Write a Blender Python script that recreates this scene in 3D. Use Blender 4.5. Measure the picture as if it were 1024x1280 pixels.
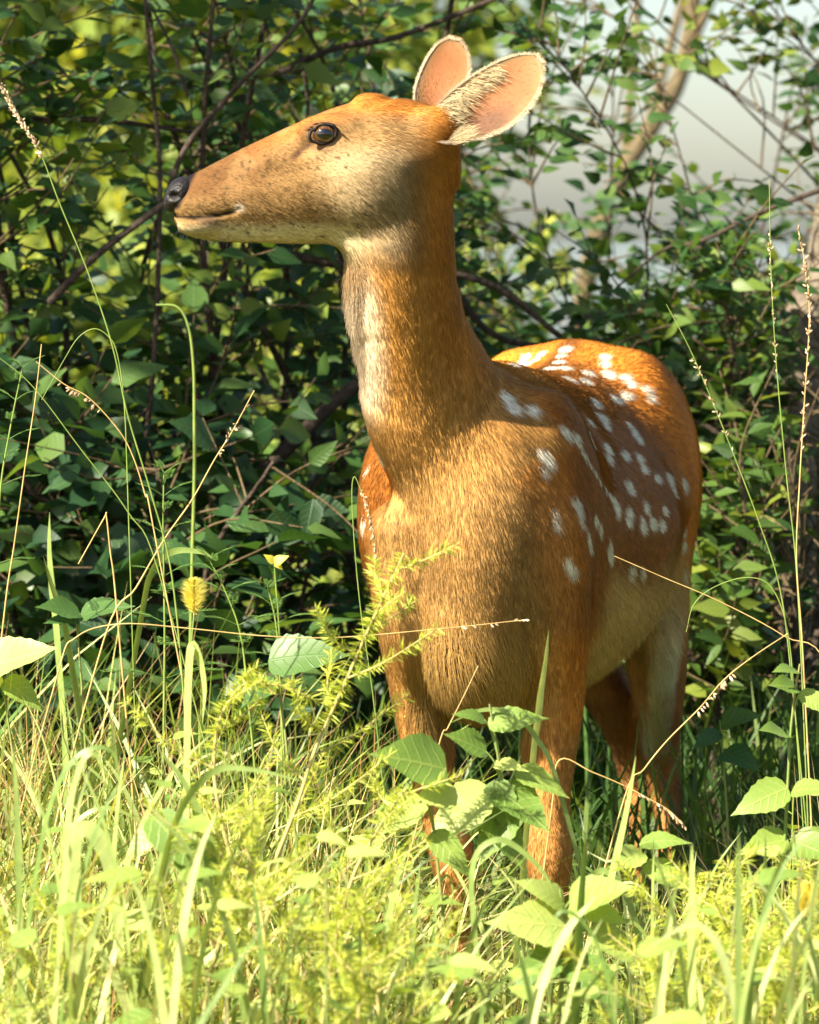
import bpy, math, random
import numpy as np
from mathutils import Vector, Matrix
from mathutils.bvhtree import BVHTree

for _o in list(bpy.data.objects):
    bpy.data.objects.remove(_o)
SC = bpy.context.scene
COL = SC.collection

# ---------------------------------------------------------------- camera
CAM_D, CAM_Z, FPX, HOR = 4.5, 1.0, 4950.0, 300.0      # distance, height, focal length and horizon row for a 1024 x 1280 frame
cam = bpy.data.objects.new('camera', bpy.data.cameras.new('camera'))
COL.objects.link(cam)
cam.location = (0, -CAM_D, CAM_Z)
cam.rotation_euler = (math.radians(90), 0, 0)
cam.data.sensor_fit = 'HORIZONTAL'
cam.data.sensor_width = 36
cam.data.lens = 36 * FPX / 1024
cam.data.shift_y = -(640 - HOR) / 1024
cam.data.clip_start = 0.05
cam.data.clip_end = 5000
cam.data.dof.use_dof = True
cam.data.dof.focus_distance = 4.42
cam.data.dof.aperture_fstop = 12.0
SC.camera = cam

# ---------------------------------------------------------------- sky, sun, exposure
SUN_TO = Vector((-0.60, -0.46, 0.655)).normalized()         # direction towards the sun
SUN_EL = math.asin(SUN_TO.z)
world = bpy.data.worlds.new('World')
SC.world = world
world.use_nodes = True
wn = world.node_tree.nodes
sky = wn.new('ShaderNodeTexSky')
sky.sky_type = 'NISHITA'
sky.sun_disc = False
sky.sun_elevation = SUN_EL
sky.sun_rotation = math.atan2(SUN_TO.x, SUN_TO.y)
sky.air_density = 1.0
sky.dust_density = 1.6
sky.ozone_density = 1.0
wn['Background'].inputs['Strength'].default_value = 0.06
world.node_tree.links.new(sky.outputs['Color'], wn['Background'].inputs['Color'])
sun = bpy.data.objects.new('sun', bpy.data.lights.new('sun', 'SUN'))
COL.objects.link(sun)
sun.data.energy = 5.0
sun.data.angle = math.radians(0.6)
sun.data.color = (1.0, 0.92, 0.76)
sun.rotation_euler = SUN_TO.to_track_quat('Z', 'Y').to_euler()
sun.location = SUN_TO * 30
SC.view_settings.view_transform = 'Standard'
SC.view_settings.look = 'None'
SC.view_settings.gamma = 1.0
SC.view_settings.use_curve_mapping = False
SC.view_settings.exposure = 1.85
SC.render.engine = 'CYCLES'
cy = SC.cycles
cy.use_denoising = True
cy.max_bounces = 8
cy.diffuse_bounces = 4
cy.transmission_bounces = 6
cy.glossy_bounces = 3
cy.transparent_max_bounces = 8
cy.sample_clamp_indirect = 6
try:
    SC.cycles_curves.shape = 'RIBBONS'
except Exception:
    pass

# ---------------------------------------------------------------- helpers
RNG = np.random.default_rng(7)
random.seed(7)

def P(px, py, Y):
    """the point that lies at depth Y behind picture position (px, py)"""
    d = Y + CAM_D
    return np.array([(px - 512) * d / FPX, Y, CAM_Z - (py - HOR) * d / FPX])

def proj(p):
    p = np.asarray(p, float)
    d = p[..., 1] + CAM_D
    return 512 + p[..., 0] / d * FPX, HOR - (p[..., 2] - CAM_Z) / d * FPX

def tag(o, label=None, cat=None, group=None, kind=None):
    if label: o['label'] = label
    if cat: o['category'] = cat
    if group: o['group'] = group
    if kind: o['kind'] = kind
    return o

def empty(name, loc=(0, 0, 0)):
    o = bpy.data.objects.new(name, None)
    o.empty_display_size = 0.05
    o.location = [float(v) for v in loc]
    COL.objects.link(o)
    return o

def link(name, me, parent=None, matrix=None):
    o = bpy.data.objects.new(name, me)
    COL.objects.link(o)
    if parent is not None:
        o.parent = parent
        o.matrix_parent_inverse = Matrix.Translation(parent_origin(parent)).inverted()
    if matrix is not None:
        o.matrix_basis = matrix
    return o

def parent_origin(p):
    # an Empty stands at its thing's base; every mesh part keeps world coordinates
    return Vector(p.location) if p.type == 'EMPTY' else Vector((0, 0, 0))

def mesh_np(name, verts, faces, mats, smooth=True, uv=None, attrs=None, mat_idx=None):
    """faces: (n,3) or (n,4) array"""
    me = bpy.data.meshes.new(name)
    verts = np.asarray(verts, np.float32)
    faces = np.asarray(faces, np.int32)
    n, k = faces.shape
    me.vertices.add(len(verts))
    me.vertices.foreach_set('co', verts.ravel())
    me.loops.add(n * k)
    me.loops.foreach_set('vertex_index', faces.ravel())
    me.polygons.add(n)
    me.polygons.foreach_set('loop_start', np.arange(0, n * k, k, dtype=np.int32))
    me.polygons.foreach_set('loop_total', np.full(n, k, np.int32))
    if mat_idx is not None:
        me.polygons.foreach_set('material_index', np.asarray(mat_idx, np.int32))
    me.update(calc_edges=True)
    if smooth:
        me.polygons.foreach_set('use_smooth', np.ones(n, bool))
    if uv is not None:
        l = me.uv_layers.new(name='UVMap')
        l.data.foreach_set('uv', np.asarray(uv, np.float32)[faces.ravel()].ravel())
    for nm, (typ, arr) in (attrs or {}).items():
        a = me.attributes.new(nm, typ, 'POINT')
        arr = np.asarray(arr, np.float32)
        if typ == 'FLOAT':
            a.data.foreach_set('value', arr.ravel())
        elif typ == 'FLOAT_COLOR':
            a.data.foreach_set('color', np.concatenate([arr, np.ones((len(arr), 1))], 1).astype(np.float32).ravel())
        else:
            a.data.foreach_set('vector', arr.ravel())
    for m in (mats if isinstance(mats, (list, tuple)) else [mats]):
        me.materials.append(m)
    me.validate()
    return me

def nrm(v):
    v = np.asarray(v, float)
    return v / np.maximum(np.linalg.norm(v, axis=-1, keepdims=True), 1e-9)

def catmull(pts, sub):
    """smooth curve through the rows of pts"""
    pts = np.asarray(pts, float)
    if len(pts) < 3:
        t = np.linspace(0, 1, sub + 1)[:, None]
        return pts[0] * (1 - t) + pts[-1] * t
    e = np.vstack([2 * pts[0] - pts[1], pts, 2 * pts[-1] - pts[-2]])
    out = []
    for i in range(1, len(e) - 2):
        p0, p1, p2, p3 = e[i - 1], e[i], e[i + 1], e[i + 2]
        for t in np.linspace(0, 1, sub, endpoint=False):
            out.append(.5 * (2 * p1 + (p2 - p0) * t + (2 * p0 - 5 * p1 + 4 * p2 - p3) * t * t + (3 * p1 - p0 - 3 * p2 + p3) * t ** 3))
    out.append(pts[-1])
    return np.array(out)

def tube(pts, rad, sides=6):
    pts = np.asarray(pts, float)
    rad = np.broadcast_to(np.asarray(rad, float), (len(pts),))
    t = nrm(np.gradient(pts, axis=0))
    ref = np.array([0.31, 0.9, 0.27])
    u = nrm(np.cross(t, ref)); v = np.cross(t, u)
    a = np.linspace(0, 2 * np.pi, sides, endpoint=False)
    ring = pts[:, None] + rad[:, None, None] * (np.cos(a)[None, :, None] * u[:, None] + np.sin(a)[None, :, None] * v[:, None])
    V = np.vstack([ring.reshape(-1, 3), pts[-1:] + t[-1:] * rad[-1]])
    i, j = np.meshgrid(np.arange(len(pts) - 1), np.arange(sides), indexing='ij')
    j2 = (j + 1) % sides
    F = np.stack([i * sides + j, i * sides + j2, (i + 1) * sides + j2, (i + 1) * sides + j], -1).reshape(-1, 4)
    tip = len(V) - 1
    b = (len(pts) - 1) * sides
    cap = np.array([[b + q, b + (q + 1) % sides, tip, tip] for q in range(sides)])
    return V, F, cap

class MB:
    """collects quads and triangles of one part"""
    def __init__(self):
        self.v, self.f, self.uv, self.r, self.n = [], [], [], [], 0
    def add(self, V, F, uv=None, r=0.5):
        V = np.asarray(V, float); F = np.asarray(F)
        if F.shape[1] == 4:
            F = np.vstack([F[:, [0, 1, 2]], F[F[:, 2] != F[:, 3]][:, [0, 2, 3]]])
        self.v.append(V); self.f.append(F + self.n)
        self.uv.append(np.zeros((len(V), 2)) if uv is None else np.asarray(uv))
        self.r.append(np.full(len(V), r) if np.isscalar(r) else np.asarray(r))
        self.n += len(V)
        return self
    def tube(self, pts, rad, sides=6, r=0.5):
        V, F, c = tube(pts, rad, sides)
        return self.add(V, np.vstack([F, c]), None, r)
    def mesh(self, name, mats):
        return mesh_np(name, np.vstack(self.v), np.vstack(self.f), mats, True, np.vstack(self.uv), {'rnd': ('FLOAT', np.concatenate(self.r))})

def smooth01(a, b, x):
    t = np.clip((x - a) / (b - a), 0, 1)
    return t * t * (3 - 2 * t)

def wob(p, f, seed=0):
    """cheap smooth noise in [-1, 1]"""
    p = np.asarray(p, float) * f
    r = np.random.default_rng(seed)
    out = 0
    for k in range(5):
        d = r.normal(size=3); d /= np.linalg.norm(d)
        out = out + np.sin(p @ d * (0.8 + .5 * k) + r.uniform(0, 6.28))
    return out / 3.2

ZONES = [(175, 'beside the wide arching blade'), (320, 'below the slim ragweed'), (520, 'round the tall feathery weed'), (640, 'below the inward-slanting foreleg'), (770, 'below the straight foreleg'), (880, 'below the hind legs'), (5000, 'under the seed-headed stalks')]
def zone(px):
    return next(t for m, t in ZONES if px < m)

# ---------------------------------------------------------------- materials
def new_mat(name):
    m = bpy.data.materials.new(name); m.use_nodes = True
    nt = m.node_tree
    for n in list(nt.nodes): nt.nodes.remove(n)
    out = nt.nodes.new('ShaderNodeOutputMaterial')
    return m, nt, out

def principled(name, col, rough=.6, spec=.3, noise=None, bump=0.0, scale=40.0, coat=0.0):
    m, nt, out = new_mat(name)
    N, L = nt.nodes, nt.links
    b = N.new('ShaderNodeBsdfPrincipled')
    b.inputs['Roughness'].default_value = rough
    b.inputs['Specular IOR Level'].default_value = spec
    b.inputs['Coat Weight'].default_value = coat
    b.inputs['Base Color'].default_value = (*col, 1)
    if noise is not None:
        tc = N.new('ShaderNodeTexCoord'); tx = N.new('ShaderNodeTexNoise')
        tx.inputs['Scale'].default_value = scale; tx.inputs['Detail'].default_value = 6
        L.new(tc.outputs['Object'], tx.inputs['Vector'])
        r = N.new('ShaderNodeValToRGB')
        r.color_ramp.elements[0].position = .32; r.color_ramp.elements[1].position = .7
        r.color_ramp.elements[0].color = (*col, 1); r.color_ramp.elements[1].color = (*noise, 1)
        L.new(tx.outputs['Fac'], r.inputs['Fac']); L.new(r.outputs['Color'], b.inputs['Base Color'])
        if bump:
            bp = N.new('ShaderNodeBump'); bp.inputs['Strength'].default_value = bump; bp.inputs['Distance'].default_value = .02
            L.new(tx.outputs['Fac'], bp.inputs['Height']); L.new(bp.outputs['Normal'], b.inputs['Normal'])
    L.new(b.outputs['BSDF'], out.inputs['Surface'])
    return m

def leaf_mat(name, c0, c1, c2, trans=.45, rough=.45, spec=.35, source='attr', veins=0.0, teeth=0.0):
    """leaf: three colours by a per-leaf random value, light passing through, optional veins from the UVs"""
    m, nt, out = new_mat(name)
    N, L = nt.nodes, nt.links
    if source == 'attr':
        s = N.new('ShaderNodeAttribute'); s.attribute_name = 'rnd'; fac = s.outputs['Fac']
    else:
        s = N.new('ShaderNodeObjectInfo'); fac = s.outputs['Random']
    r = N.new('ShaderNodeValToRGB')
    e = r.color_ramp.elements
    e[0].color = (*c0, 1); e[1].color = (*c2, 1)
    k = e.new(.55); k.color = (*c1, 1)
    L.new(fac, r.inputs['Fac'])
    col = r.outputs['Color']
    tc = N.new('ShaderNodeTexCoord')
    nz = N.new('ShaderNodeTexNoise'); nz.inputs['Scale'].default_value = 60; nz.inputs['Detail'].default_value = 4
    L.new(tc.outputs['Object'], nz.inputs['Vector'])
    mx = N.new('ShaderNodeMix'); mx.data_type = 'RGBA'; mx.blend_type = 'MULTIPLY'; mx.inputs['Factor'].default_value = .5
    rr = N.new('ShaderNodeValToRGB'); rr.color_ramp.elements[0].color = (.55, .6, .5, 1); rr.color_ramp.elements[1].color = (1.2, 1.15, 1.1, 1)
    rr.color_ramp.elements[0].position = .3; rr.color_ramp.elements[1].position = .7
    L.new(nz.outputs['Fac'], rr.inputs['Fac']); L.new(col, mx.inputs['A']); L.new(rr.outputs['Color'], mx.inputs['B'])
    col = mx.outputs['Result']
    nrml = None
    if veins:
        uvn = N.new('ShaderNodeUVMap'); uvn.uv_map = 'UVMap'
        sp = N.new('ShaderNodeSeparateXYZ'); L.new(uvn.outputs['UV'], sp.inputs['Vector'])
        ab = N.new('ShaderNodeMath'); ab.operation = 'ABSOLUTE'
        ct = N.new('ShaderNodeMath'); ct.operation = 'SUBTRACT'; ct.inputs[1].default_value = .5
        L.new(sp.outputs['X'], ct.inputs[0]); L.new(ct.outputs[0], ab.inputs[0])
        # side veins: v - 0.7|u| repeats
        ma = N.new('ShaderNodeMath'); ma.operation = 'MULTIPLY_ADD'; ma.inputs[1].default_value = -.62
        L.new(ab.outputs[0], ma.inputs[0]); L.new(sp.outputs['Y'], ma.inputs[2])
        sc_ = N.new('ShaderNodeMath'); sc_.operation = 'MULTIPLY'; sc_.inputs[1].default_value = 44
        L.new(ma.outputs[0], sc_.inputs[0])
        sn = N.new('ShaderNodeMath'); sn.operation = 'SINE'; L.new(sc_.outputs[0], sn.inputs[0])
        mr = N.new('ShaderNodeMapRange'); mr.inputs[1].default_value = .80; mr.inputs[2].default_value = 1.0
        L.new(sn.outputs[0], mr.inputs[0])
        mid = N.new('ShaderNodeMapRange'); mid.inputs[1].default_value = .03; mid.inputs[2].default_value = .012
        L.new(ab.outputs[0], mid.inputs[0])
        mxv = N.new('ShaderNodeMath'); mxv.operation = 'MAXIMUM'
        L.new(mr.outputs[0], mxv.inputs[0]); L.new(mid.outputs[0], mxv.inputs[1])
        fm = N.new('ShaderNodeMath'); fm.operation = 'MULTIPLY'; fm.inputs[1].default_value = veins
        L.new(mxv.outputs[0], fm.inputs[0])
        m2 = N.new('ShaderNodeMix'); m2.data_type = 'RGBA'; m2.blend_type = 'MIX'
        L.new(fm.outputs[0], m2.inputs['Factor']); L.new(col, m2.inputs['A']); m2.inputs['B'].default_value = (c2[0] * 1.25 + .03, c2[1] * 1.15 + .03, c2[2] + .03, 1)
        col = m2.outputs['Result']
        bp = N.new('ShaderNodeBump'); bp.inputs['Strength'].default_value = .35; bp.inputs['Distance'].default_value = .002; bp.invert = True
        L.new(mxv.outputs[0], bp.inputs['Height']); nrml = bp.outputs['Normal']
    b = N.new('ShaderNodeBsdfPrincipled')
    b.inputs['Roughness'].default_value = rough
    b.inputs['Specular IOR Level'].default_value = spec
    L.new(col, b.inputs['Base Color'])
    t = N.new('ShaderNodeBsdfTranslucent')
    hs = N.new('ShaderNodeMix'); hs.data_type = 'RGBA'; hs.blend_type = 'MULTIPLY'; hs.inputs['Factor'].default_value = 1
    hs.inputs['B'].default_value = (1.5, 1.35, .55, 1)
    L.new(col, hs.inputs['A']); L.new(hs.outputs['Result'], t.inputs['Color'])
    if nrml is not None:
        L.new(nrml, b.inputs['Normal'])
    ms = N.new('ShaderNodeMixShader'); ms.inputs['Fac'].default_value = trans
    L.new(b.outputs['BSDF'], ms.inputs[1]); L.new(t.outputs['BSDF'], ms.inputs[2])
    L.new(ms.outputs[0], out.inputs['Surface'])
    return m
FUR_COUNT = 420000
# ================================================================ ground, lake
def ground_z(x, y):
    x = np.asarray(x, float); y = np.asarray(y, float)
    shore = x - .012 * (y + 4.5)
    drop = smooth01(-.3, 3.0, shore) * smooth01(4.0, 10.0, y)
    far = smooth01(60, 140, y)
    z = -1.7 * np.maximum(drop, far * .6) + .02 * np.sin(x * 5.1 + y * 2.2) * np.cos(y * 3.7 - x) * smooth01(30, 5, np.abs(y))
    return z
def ground_mesh():
    gx = np.sign(np.linspace(-1, 1, 121)) * (np.abs(np.linspace(-1, 1, 121)) ** 3.2) * 900
    t = np.linspace(0, 1, 141)
    gy = -7 + 22 * t + 1400 * t ** 6
    X, Y = np.meshgrid(gx, gy, indexing='ij')
    V = np.stack([X, Y, ground_z(X, Y)], -1).reshape(-1, 3)
    n, m = len(gx), len(gy)
    i, j = np.meshgrid(np.arange(n - 1), np.arange(m - 1), indexing='ij')
    F = np.stack([i * m + j, (i + 1) * m + j, (i + 1) * m + j + 1, i * m + j + 1], -1).reshape(-1, 4)
    return V, F
M_GROUND = principled('meadow_soil', (.045, .050, .018), .9, .1, (.10, .115, .03), .5, 3.0)
V, F = ground_mesh()
tag(link('ground', mesh_np('ground', V, F, M_GROUND)), kind='structure')
def water_mat():
    m, nt, out = new_mat('lake_water')
    N, L = nt.nodes, nt.links
    b = N.new('ShaderNodeBsdfPrincipled'); b.inputs['Base Color'].default_value = (.05, .065, .06, 1); b.inputs['Roughness'].default_value = .12; b.inputs['IOR'].default_value = 1.33
    tc = N.new('ShaderNodeTexCoord'); mp = N.new('ShaderNodeMapping'); mp.inputs['Scale'].default_value = (.6, 2.2, 1)
    nz = N.new('ShaderNodeTexNoise'); nz.inputs['Scale'].default_value = 2.0; nz.inputs['Detail'].default_value = 4
    bp = N.new('ShaderNodeBump'); bp.inputs['Strength'].default_value = .10; bp.inputs['Distance'].default_value = .05
    L.new(tc.outputs['Object'], mp.inputs[0]); L.new(mp.outputs[0], nz.inputs['Vector']); L.new(nz.outputs['Fac'], bp.inputs['Height'])
    L.new(bp.outputs[0], b.inputs['Normal']); L.new(b.outputs[0], out.inputs[0])
    return m
me = mesh_np('lake', [[-1500, 5, -.85], [1500, 5, -.85], [1500, 2400, -.85], [-1500, 2400, -.85]], [[0, 1, 2, 3]], water_mat(), smooth=False)
tag(link('water', me), kind='structure')

# ================================================================ leaves
def leaf_shape(n, wid, fold=.25, curl=.25, teeth=0.0, droop=.0, tipsharp=1.0, wave=0.0):
    """unit leaf along +x, upper face +z; n rows of left / midrib / right"""
    t = np.linspace(0, 1, n + 1)
    w = wid * (np.sin(np.pi * np.clip(t, 0, 1) ** .72) ** .9) * (1 - .25 * t * tipsharp)
    w[0] = wid * .06; w[-1] = .004
    if teeth:
        w[1:-1] = w[1:-1] * (1 + teeth * np.where(np.arange(1, n) % 2 == 0, 1, -1))
    V, uv = [], []
    for i in range(n + 1):
        z = -curl * t[i] ** 2 * .5 - droop * t[i]
        wv = wave * math.sin(t[i] * 9)
        for s in (-1, 0, 1):
            V.append((t[i] - .04 * abs(s) * (1 if 0 < i < n else 0), s * w[i] * math.cos(fold), z + abs(s) * w[i] * math.sin(fold) + s * wv * w[i]))
            uv.append((.5 + .5 * s * w[i] / max(wid, 1e-5), t[i]))
    F = []
    for i in range(n):
        a = 3 * i
        F += [(a, a + 3, a + 4, a + 1), (a + 1, a + 4, a + 5, a + 2)]
    F = np.array(F)[:, ::-1]
    return np.array(V), F, np.array(uv)
LEAF_VARS = [leaf_shape(4, .30, .30, .35), leaf_shape(4, .34, .20, .15), leaf_shape(4, .27, .42, .5), leaf_shape(4, .36, .12, .6, wave=.12)]

def frames(ax, nr):
    """rotation matrices (n,3,3) with columns: leaf axis, side, normal"""
    x = nrm(ax); z = nrm(nr - x * (nr * x).sum(1)[:, None]); y = np.cross(z, x)
    return np.stack([x, y, z], -1)

def scatter(vars_, pos, R, size, rnd, var_i):
    Vs, Fs, Us, Rs, off = [], [], [], [], 0
    for k, (V, F, uv) in enumerate(vars_):
        m = np.where(var_i == k)[0]
        if len(m) == 0: continue
        W = np.einsum('nij,vj->nvi', R[m], V) * size[m][:, None, None] + pos[m][:, None]
        n, v = W.shape[:2]
        Vs.append(W.reshape(-1, 3)); Fs.append((F[None] + (np.arange(n) * v)[:, None, None]).reshape(-1, F.shape[1]) + off)
        Us.append(np.tile(uv, (n, 1))); Rs.append(np.repeat(rnd[m], v)); off += n * v
    return np.vstack(Vs), np.vstack(Fs), np.vstack(Us), np.concatenate(Rs)

M_BARK = principled('shrub_bark', (.035, .022, .015), .8, .2, (.075, .055, .04), .6, 90)
M_TWIG = principled('twig_bark', (.07, .045, .022), .7, .2, (.14, .10, .05), .3, 120)
SHRUB_COLS = [((.024, .070, .018), (.060, .130, .026), (.16, .22, .034)), ((.018, .055, .020), (.040, .100, .028), (.10, .17, .035)), ((.030, .075, .016), (.075, .140, .024), (.20, .24, .035))]
M_LEAF_A = [leaf_mat('shrub_foliage_%d' % i, *c, trans=.38, rough=.42, source='attr') for i, c in enumerate(SHRUB_COLS)]
M_LEAF_O = [leaf_mat('shrub_leaf_%d' % i, *c, trans=.38, rough=.42, source='obj', veins=.12) for i, c in enumerate(SHRUB_COLS)]
LEAF_ME = {}
def leaf_mesh(k, ci):
    if (k, ci) not in LEAF_ME:
        V, F, uv = LEAF_VARS[k]
        LEAF_ME[(k, ci)] = mesh_np('leaf', V, F, M_LEAF_O[ci], uv=uv)
    return LEAF_ME[(k, ci)]

COVER = np.zeros((170, 140), np.int32)            # 8-pixel cells of the picture, for choosing the leaves that show
ALL_LEAVES = []
LAKE_GAPS = [(925, 140, 62, 50), (742, 128, 32, 22), (840, 105, 30, 18), (880, 195, 38, 16), (690, 235, 32, 20), (800, 290, 26, 18), (640, 275, 22, 16), (720, 345, 24, 14)]     # where the foliage opens towards the lake, in picture positions
def grow_shrub(label, cat, group, base, stems, ntw, leaf, ci, seed, box, density=1.0, extra=(), up=.25, name='shrub', flat=.55, stem_r=.009):
    """stems: list of end points; twigs leave each stem and carry alternate leaves; box keeps leaves inside x0,x1,z0,z1"""
    g = np.random.default_rng(seed)
    root = empty(name, (base[0], base[1], float(ground_z(base[0], base[1]))))
    tag(root, label, cat, group)
    tw = MB(); pos, ax, nr, sz = [], [], [], []
    for q, e in enumerate(stems):
        e = np.asarray(e, float)
        gx, gy = proj(e)
        if min(math.hypot((gx - a) / c_, (gy - b_) / d_) for a, b_, c_, d_ in LAKE_GAPS) < 1.3: continue
        b = np.array([base[0] + g.normal(0, .05), base[1] + g.normal(0, .05), -.03])
        mid1 = b + (e - b) * .35 + g.normal(0, .05, 3) + np.array([0, 0, .06]); mid2 = b + (e - b) * .7 + g.normal(0, .06, 3) + np.array([0, 0, .06])
        c = catmull([b, mid1, mid2, e], 7)
        L = np.linalg.norm(np.diff(c, axis=0), axis=1).sum()
        mb = MB().tube(c, np.linspace(stem_r, stem_r * .28, len(c)), 6)
        link('stem', mb.mesh('shrub_stem', M_BARK), root)
        for _ in range(ntw):
            t = g.uniform(.18, 1.0) ** .8
            k = t * (len(c) - 1); i = min(int(k), len(c) - 2); p = c[i] + (c[i + 1] - c[i]) * (k - i)
            d = nrm(nrm(c[i + 1] - c[i]) * .35 + nrm(g.normal(size=3)) * np.array([1, .9, .6]) + np.array([0, 0, up]))
            tl = g.uniform(.12, .34) * (1.15 - .4 * t)
            d2 = nrm(d + g.normal(0, .25, 3) + np.array([0, 0, -.15]))
            cc = catmull([p, p + d * tl * .5, p + d * tl * .5 + d2 * tl * .5], 4)
            gx, gy = proj(cc[-1])
            if min(math.hypot((gx - a) / c_, (gy - b_) / d_) for a, b_, c_, d_ in LAKE_GAPS) < 1.25: continue
            if not (box[0] - .1 < cc[-1][0] < box[1] + .1 and box[2] < cc[-1][2] < box[3]): continue
            tw.tube(cc, np.linspace(.0022, .0009, len(cc)), 4)
            nl = max(3, int(tl / .024 * density))
            sd = nrm(np.cross(d, [0.1, 0.2, 1.0]))
            for j in range(nl):
                u = .15 + .85 * j / (nl - 1)
                kk = u * (len(cc) - 1); ii = min(int(kk), len(cc) - 2)
                pp = cc[ii] + (cc[ii + 1] - cc[ii]) * (kk - ii)
                s = 1 if j % 2 else -1
                a = nrm(d * (.55 if j < nl - 1 else 1.5) + sd * s * .9 + np.array([0, 0, -.22]) + g.normal(0, .25, 3))
                pos.append(pp + a * .006); ax.append(a)
                nr.append(nrm(np.array([-.15, -.30, flat]) + g.normal(0, .42, 3)))
                sz.append(leaf * g.uniform(.62, 1.25) * (1.0 if u > .3 else .8))
    for pts, r0, r1 in extra:
        link('branch', MB().tube(catmull(pts, 6), np.linspace(r0, r1, 6 * (len(pts) - 1) + 1), 7).mesh('shrub_branch', M_BARK), root)
    if tw.n:
        o = link('twigs', tw.mesh('shrub_twigs', M_TWIG), root); o['kind'] = 'stuff'
    pos, ax, nr, sz = map(np.array, (pos, ax, nr, sz))
    gx, gy = proj(pos)
    gap = np.minimum.reduce([np.hypot((gx - a) / c, (gy - b) / d) for a, b, c, d in LAKE_GAPS]) + .25 * wob(pos, 25, 9)
    k = (gap > 1) & (pos[:, 0] > box[0]) & (pos[:, 0] < box[1]) & (pos[:, 2] > box[2]) & (pos[:, 2] < box[3]) & (pos[:, 1] > .72)
    ALL_LEAVES.append(dict(root=root, pos=pos[k], R=frames(ax[k], nr[k]), size=sz[k], ci=ci, rnd=g.random(k.sum()) ** 1.5, var=g.integers(0, 4, k.sum())))

def finish_shrubs(most):
    """the leaves that show largest become objects of their own, the rest of each shrub one part"""
    items = []
    for a, S in enumerate(ALL_LEAVES):
        ctr = S['pos'] + S['R'][:, :, 0] * S['size'][:, None] * .5
        px, py = proj(ctr)
        size = S['size'] / (S['pos'][:, 1] + CAM_D) * FPX
        vis = (px > 0) & (px < 1024) & (py > 0) & (py < 1280)
        face = np.abs((S['R'][:, :, 2] * nrm(ctr - np.array([0, -CAM_D, CAM_Z]))).sum(1))
        S['score'] = np.zeros(len(px))
        for i in np.where(vis)[0]:
            items.append((ctr[i, 1], a, i, px[i], py[i], size[i] * math.sqrt(.15 + face[i]), size[i]))
    items.sort()
    dpx, dpy = proj(DV[::3]) if 'DV' in globals() else (np.zeros(0), np.zeros(0))
    for x, y in zip(dpx, dpy):
        if 0 <= x < 1024 and 0 <= y < 1280: COVER[int(y) // 8, int(x) // 8] = 9
    for _, a, i, x, y, sc, s in items:
        r = max(int(s * .3 / 8), 0)
        sl = COVER[max(int(y) // 8 - r, 0):int(y) // 8 + r + 1, max(int(x) // 8 - r, 0):int(x) // 8 + r + 1]
        ALL_LEAVES[a]['score'][i] = sc * max(0, 1 - sl.mean() / 1.6)
        sl += 1
    for S in ALL_LEAVES:
        o = np.argsort(-S['score'])[:most]
        o = o[S['score'][o] > 6]
        rest = np.ones(len(S['pos']), bool); rest[o] = False
        org = parent_origin(S['root'])
        for i in o:
            ob = bpy.data.objects.new('leaf', leaf_mesh(int(S['var'][i]), S['ci']))
            M = Matrix(S['R'][i].tolist()).to_4x4(); M.translation = Vector(S['pos'][i]) - org
            ob.parent = S['root']
            ob.matrix_basis = M @ Matrix.Scale(float(S['size'][i]), 4)
            COL.objects.link(ob)
        if rest.any():
            V, F, uv, r = scatter(LEAF_VARS, S['pos'][rest], S['R'][rest], S['size'][rest], S['rnd'][rest], S['var'][rest])
            f = link('foliage', mesh_np('shrub_foliage', V, F, M_LEAF_A[S['ci']], uv=uv, attrs={'rnd': ('FLOAT', r)}), S['root'])
            f['kind'] = 'stuff'

def ends(n, x0, x1, y0, y1, z0, z1, seed):
    g = np.random.default_rng(seed)
    return np.stack([g.uniform(x0, x1, n), g.uniform(y0, y1, n), g.uniform(z0, z1, n)], 1)
def path(Y, *px):
    return [P(a, b, Y + .02 * i) for i, (a, b) in enumerate(px)]

grow_shrub('dense dark green shrub with thick crossing branches behind the muzzle of the deer', 'shrub', 'shrubs behind the deer', (-.45, 1.45), ends(14, -.95, -.08, .95, 1.9, .55, 1.75, 1), 31, .050, 0, 11, (-1.2, .02, .25, 1.9), 1.0,
    [(path(1.15, (150, 760), (188, 500), (200, 240), (190, 100), (178, -40)), .0045, .0028), (path(1.1, (60, 380), (120, 320), (205, 255)), .006, .005), (path(1.14, (205, 255), (235, 180), (300, 105), (380, 20), (410, -60)), .0048, .003),
     (path(1.3, (40, 150), (130, 150), (240, 165)), .006, .003), (path(1.2, (235, 120), (215, 60), (190, 10)), .003, .002)])
grow_shrub('tall leafy shrub whose branches spread behind the ears of the deer', 'shrub', 'shrubs behind the deer', (.0, 1.75), ends(13, -.45, .32, 1.2, 2.3, .7, 1.75, 2), 20, .048, 1, 12, (-.8, .42, .35, 1.9), .95,
    [(path(1.5, (340, 95), (420, 60), (500, 45), (640, -10)), .006, .004), (path(1.6, (375, 60), (385, 130), (375, 180)), .004, .002), (path(1.35, (300, 620), (380, 540), (450, 480), (560, 440)), .013, .009), (path(1.45, (330, 310), (420, 330), (600, 350), (700, 420)), .008, .005)])
grow_shrub('low broad-leaved shrub filling the shade left of the chest of the deer', 'shrub', 'shrubs behind the deer', (-.30, 1.05), ends(12, -.75, .02, .85, 1.25, .35, .88, 3), 20, .068, 1, 13, (-.9, .08, .12, .95), .75, up=.15)
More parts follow.
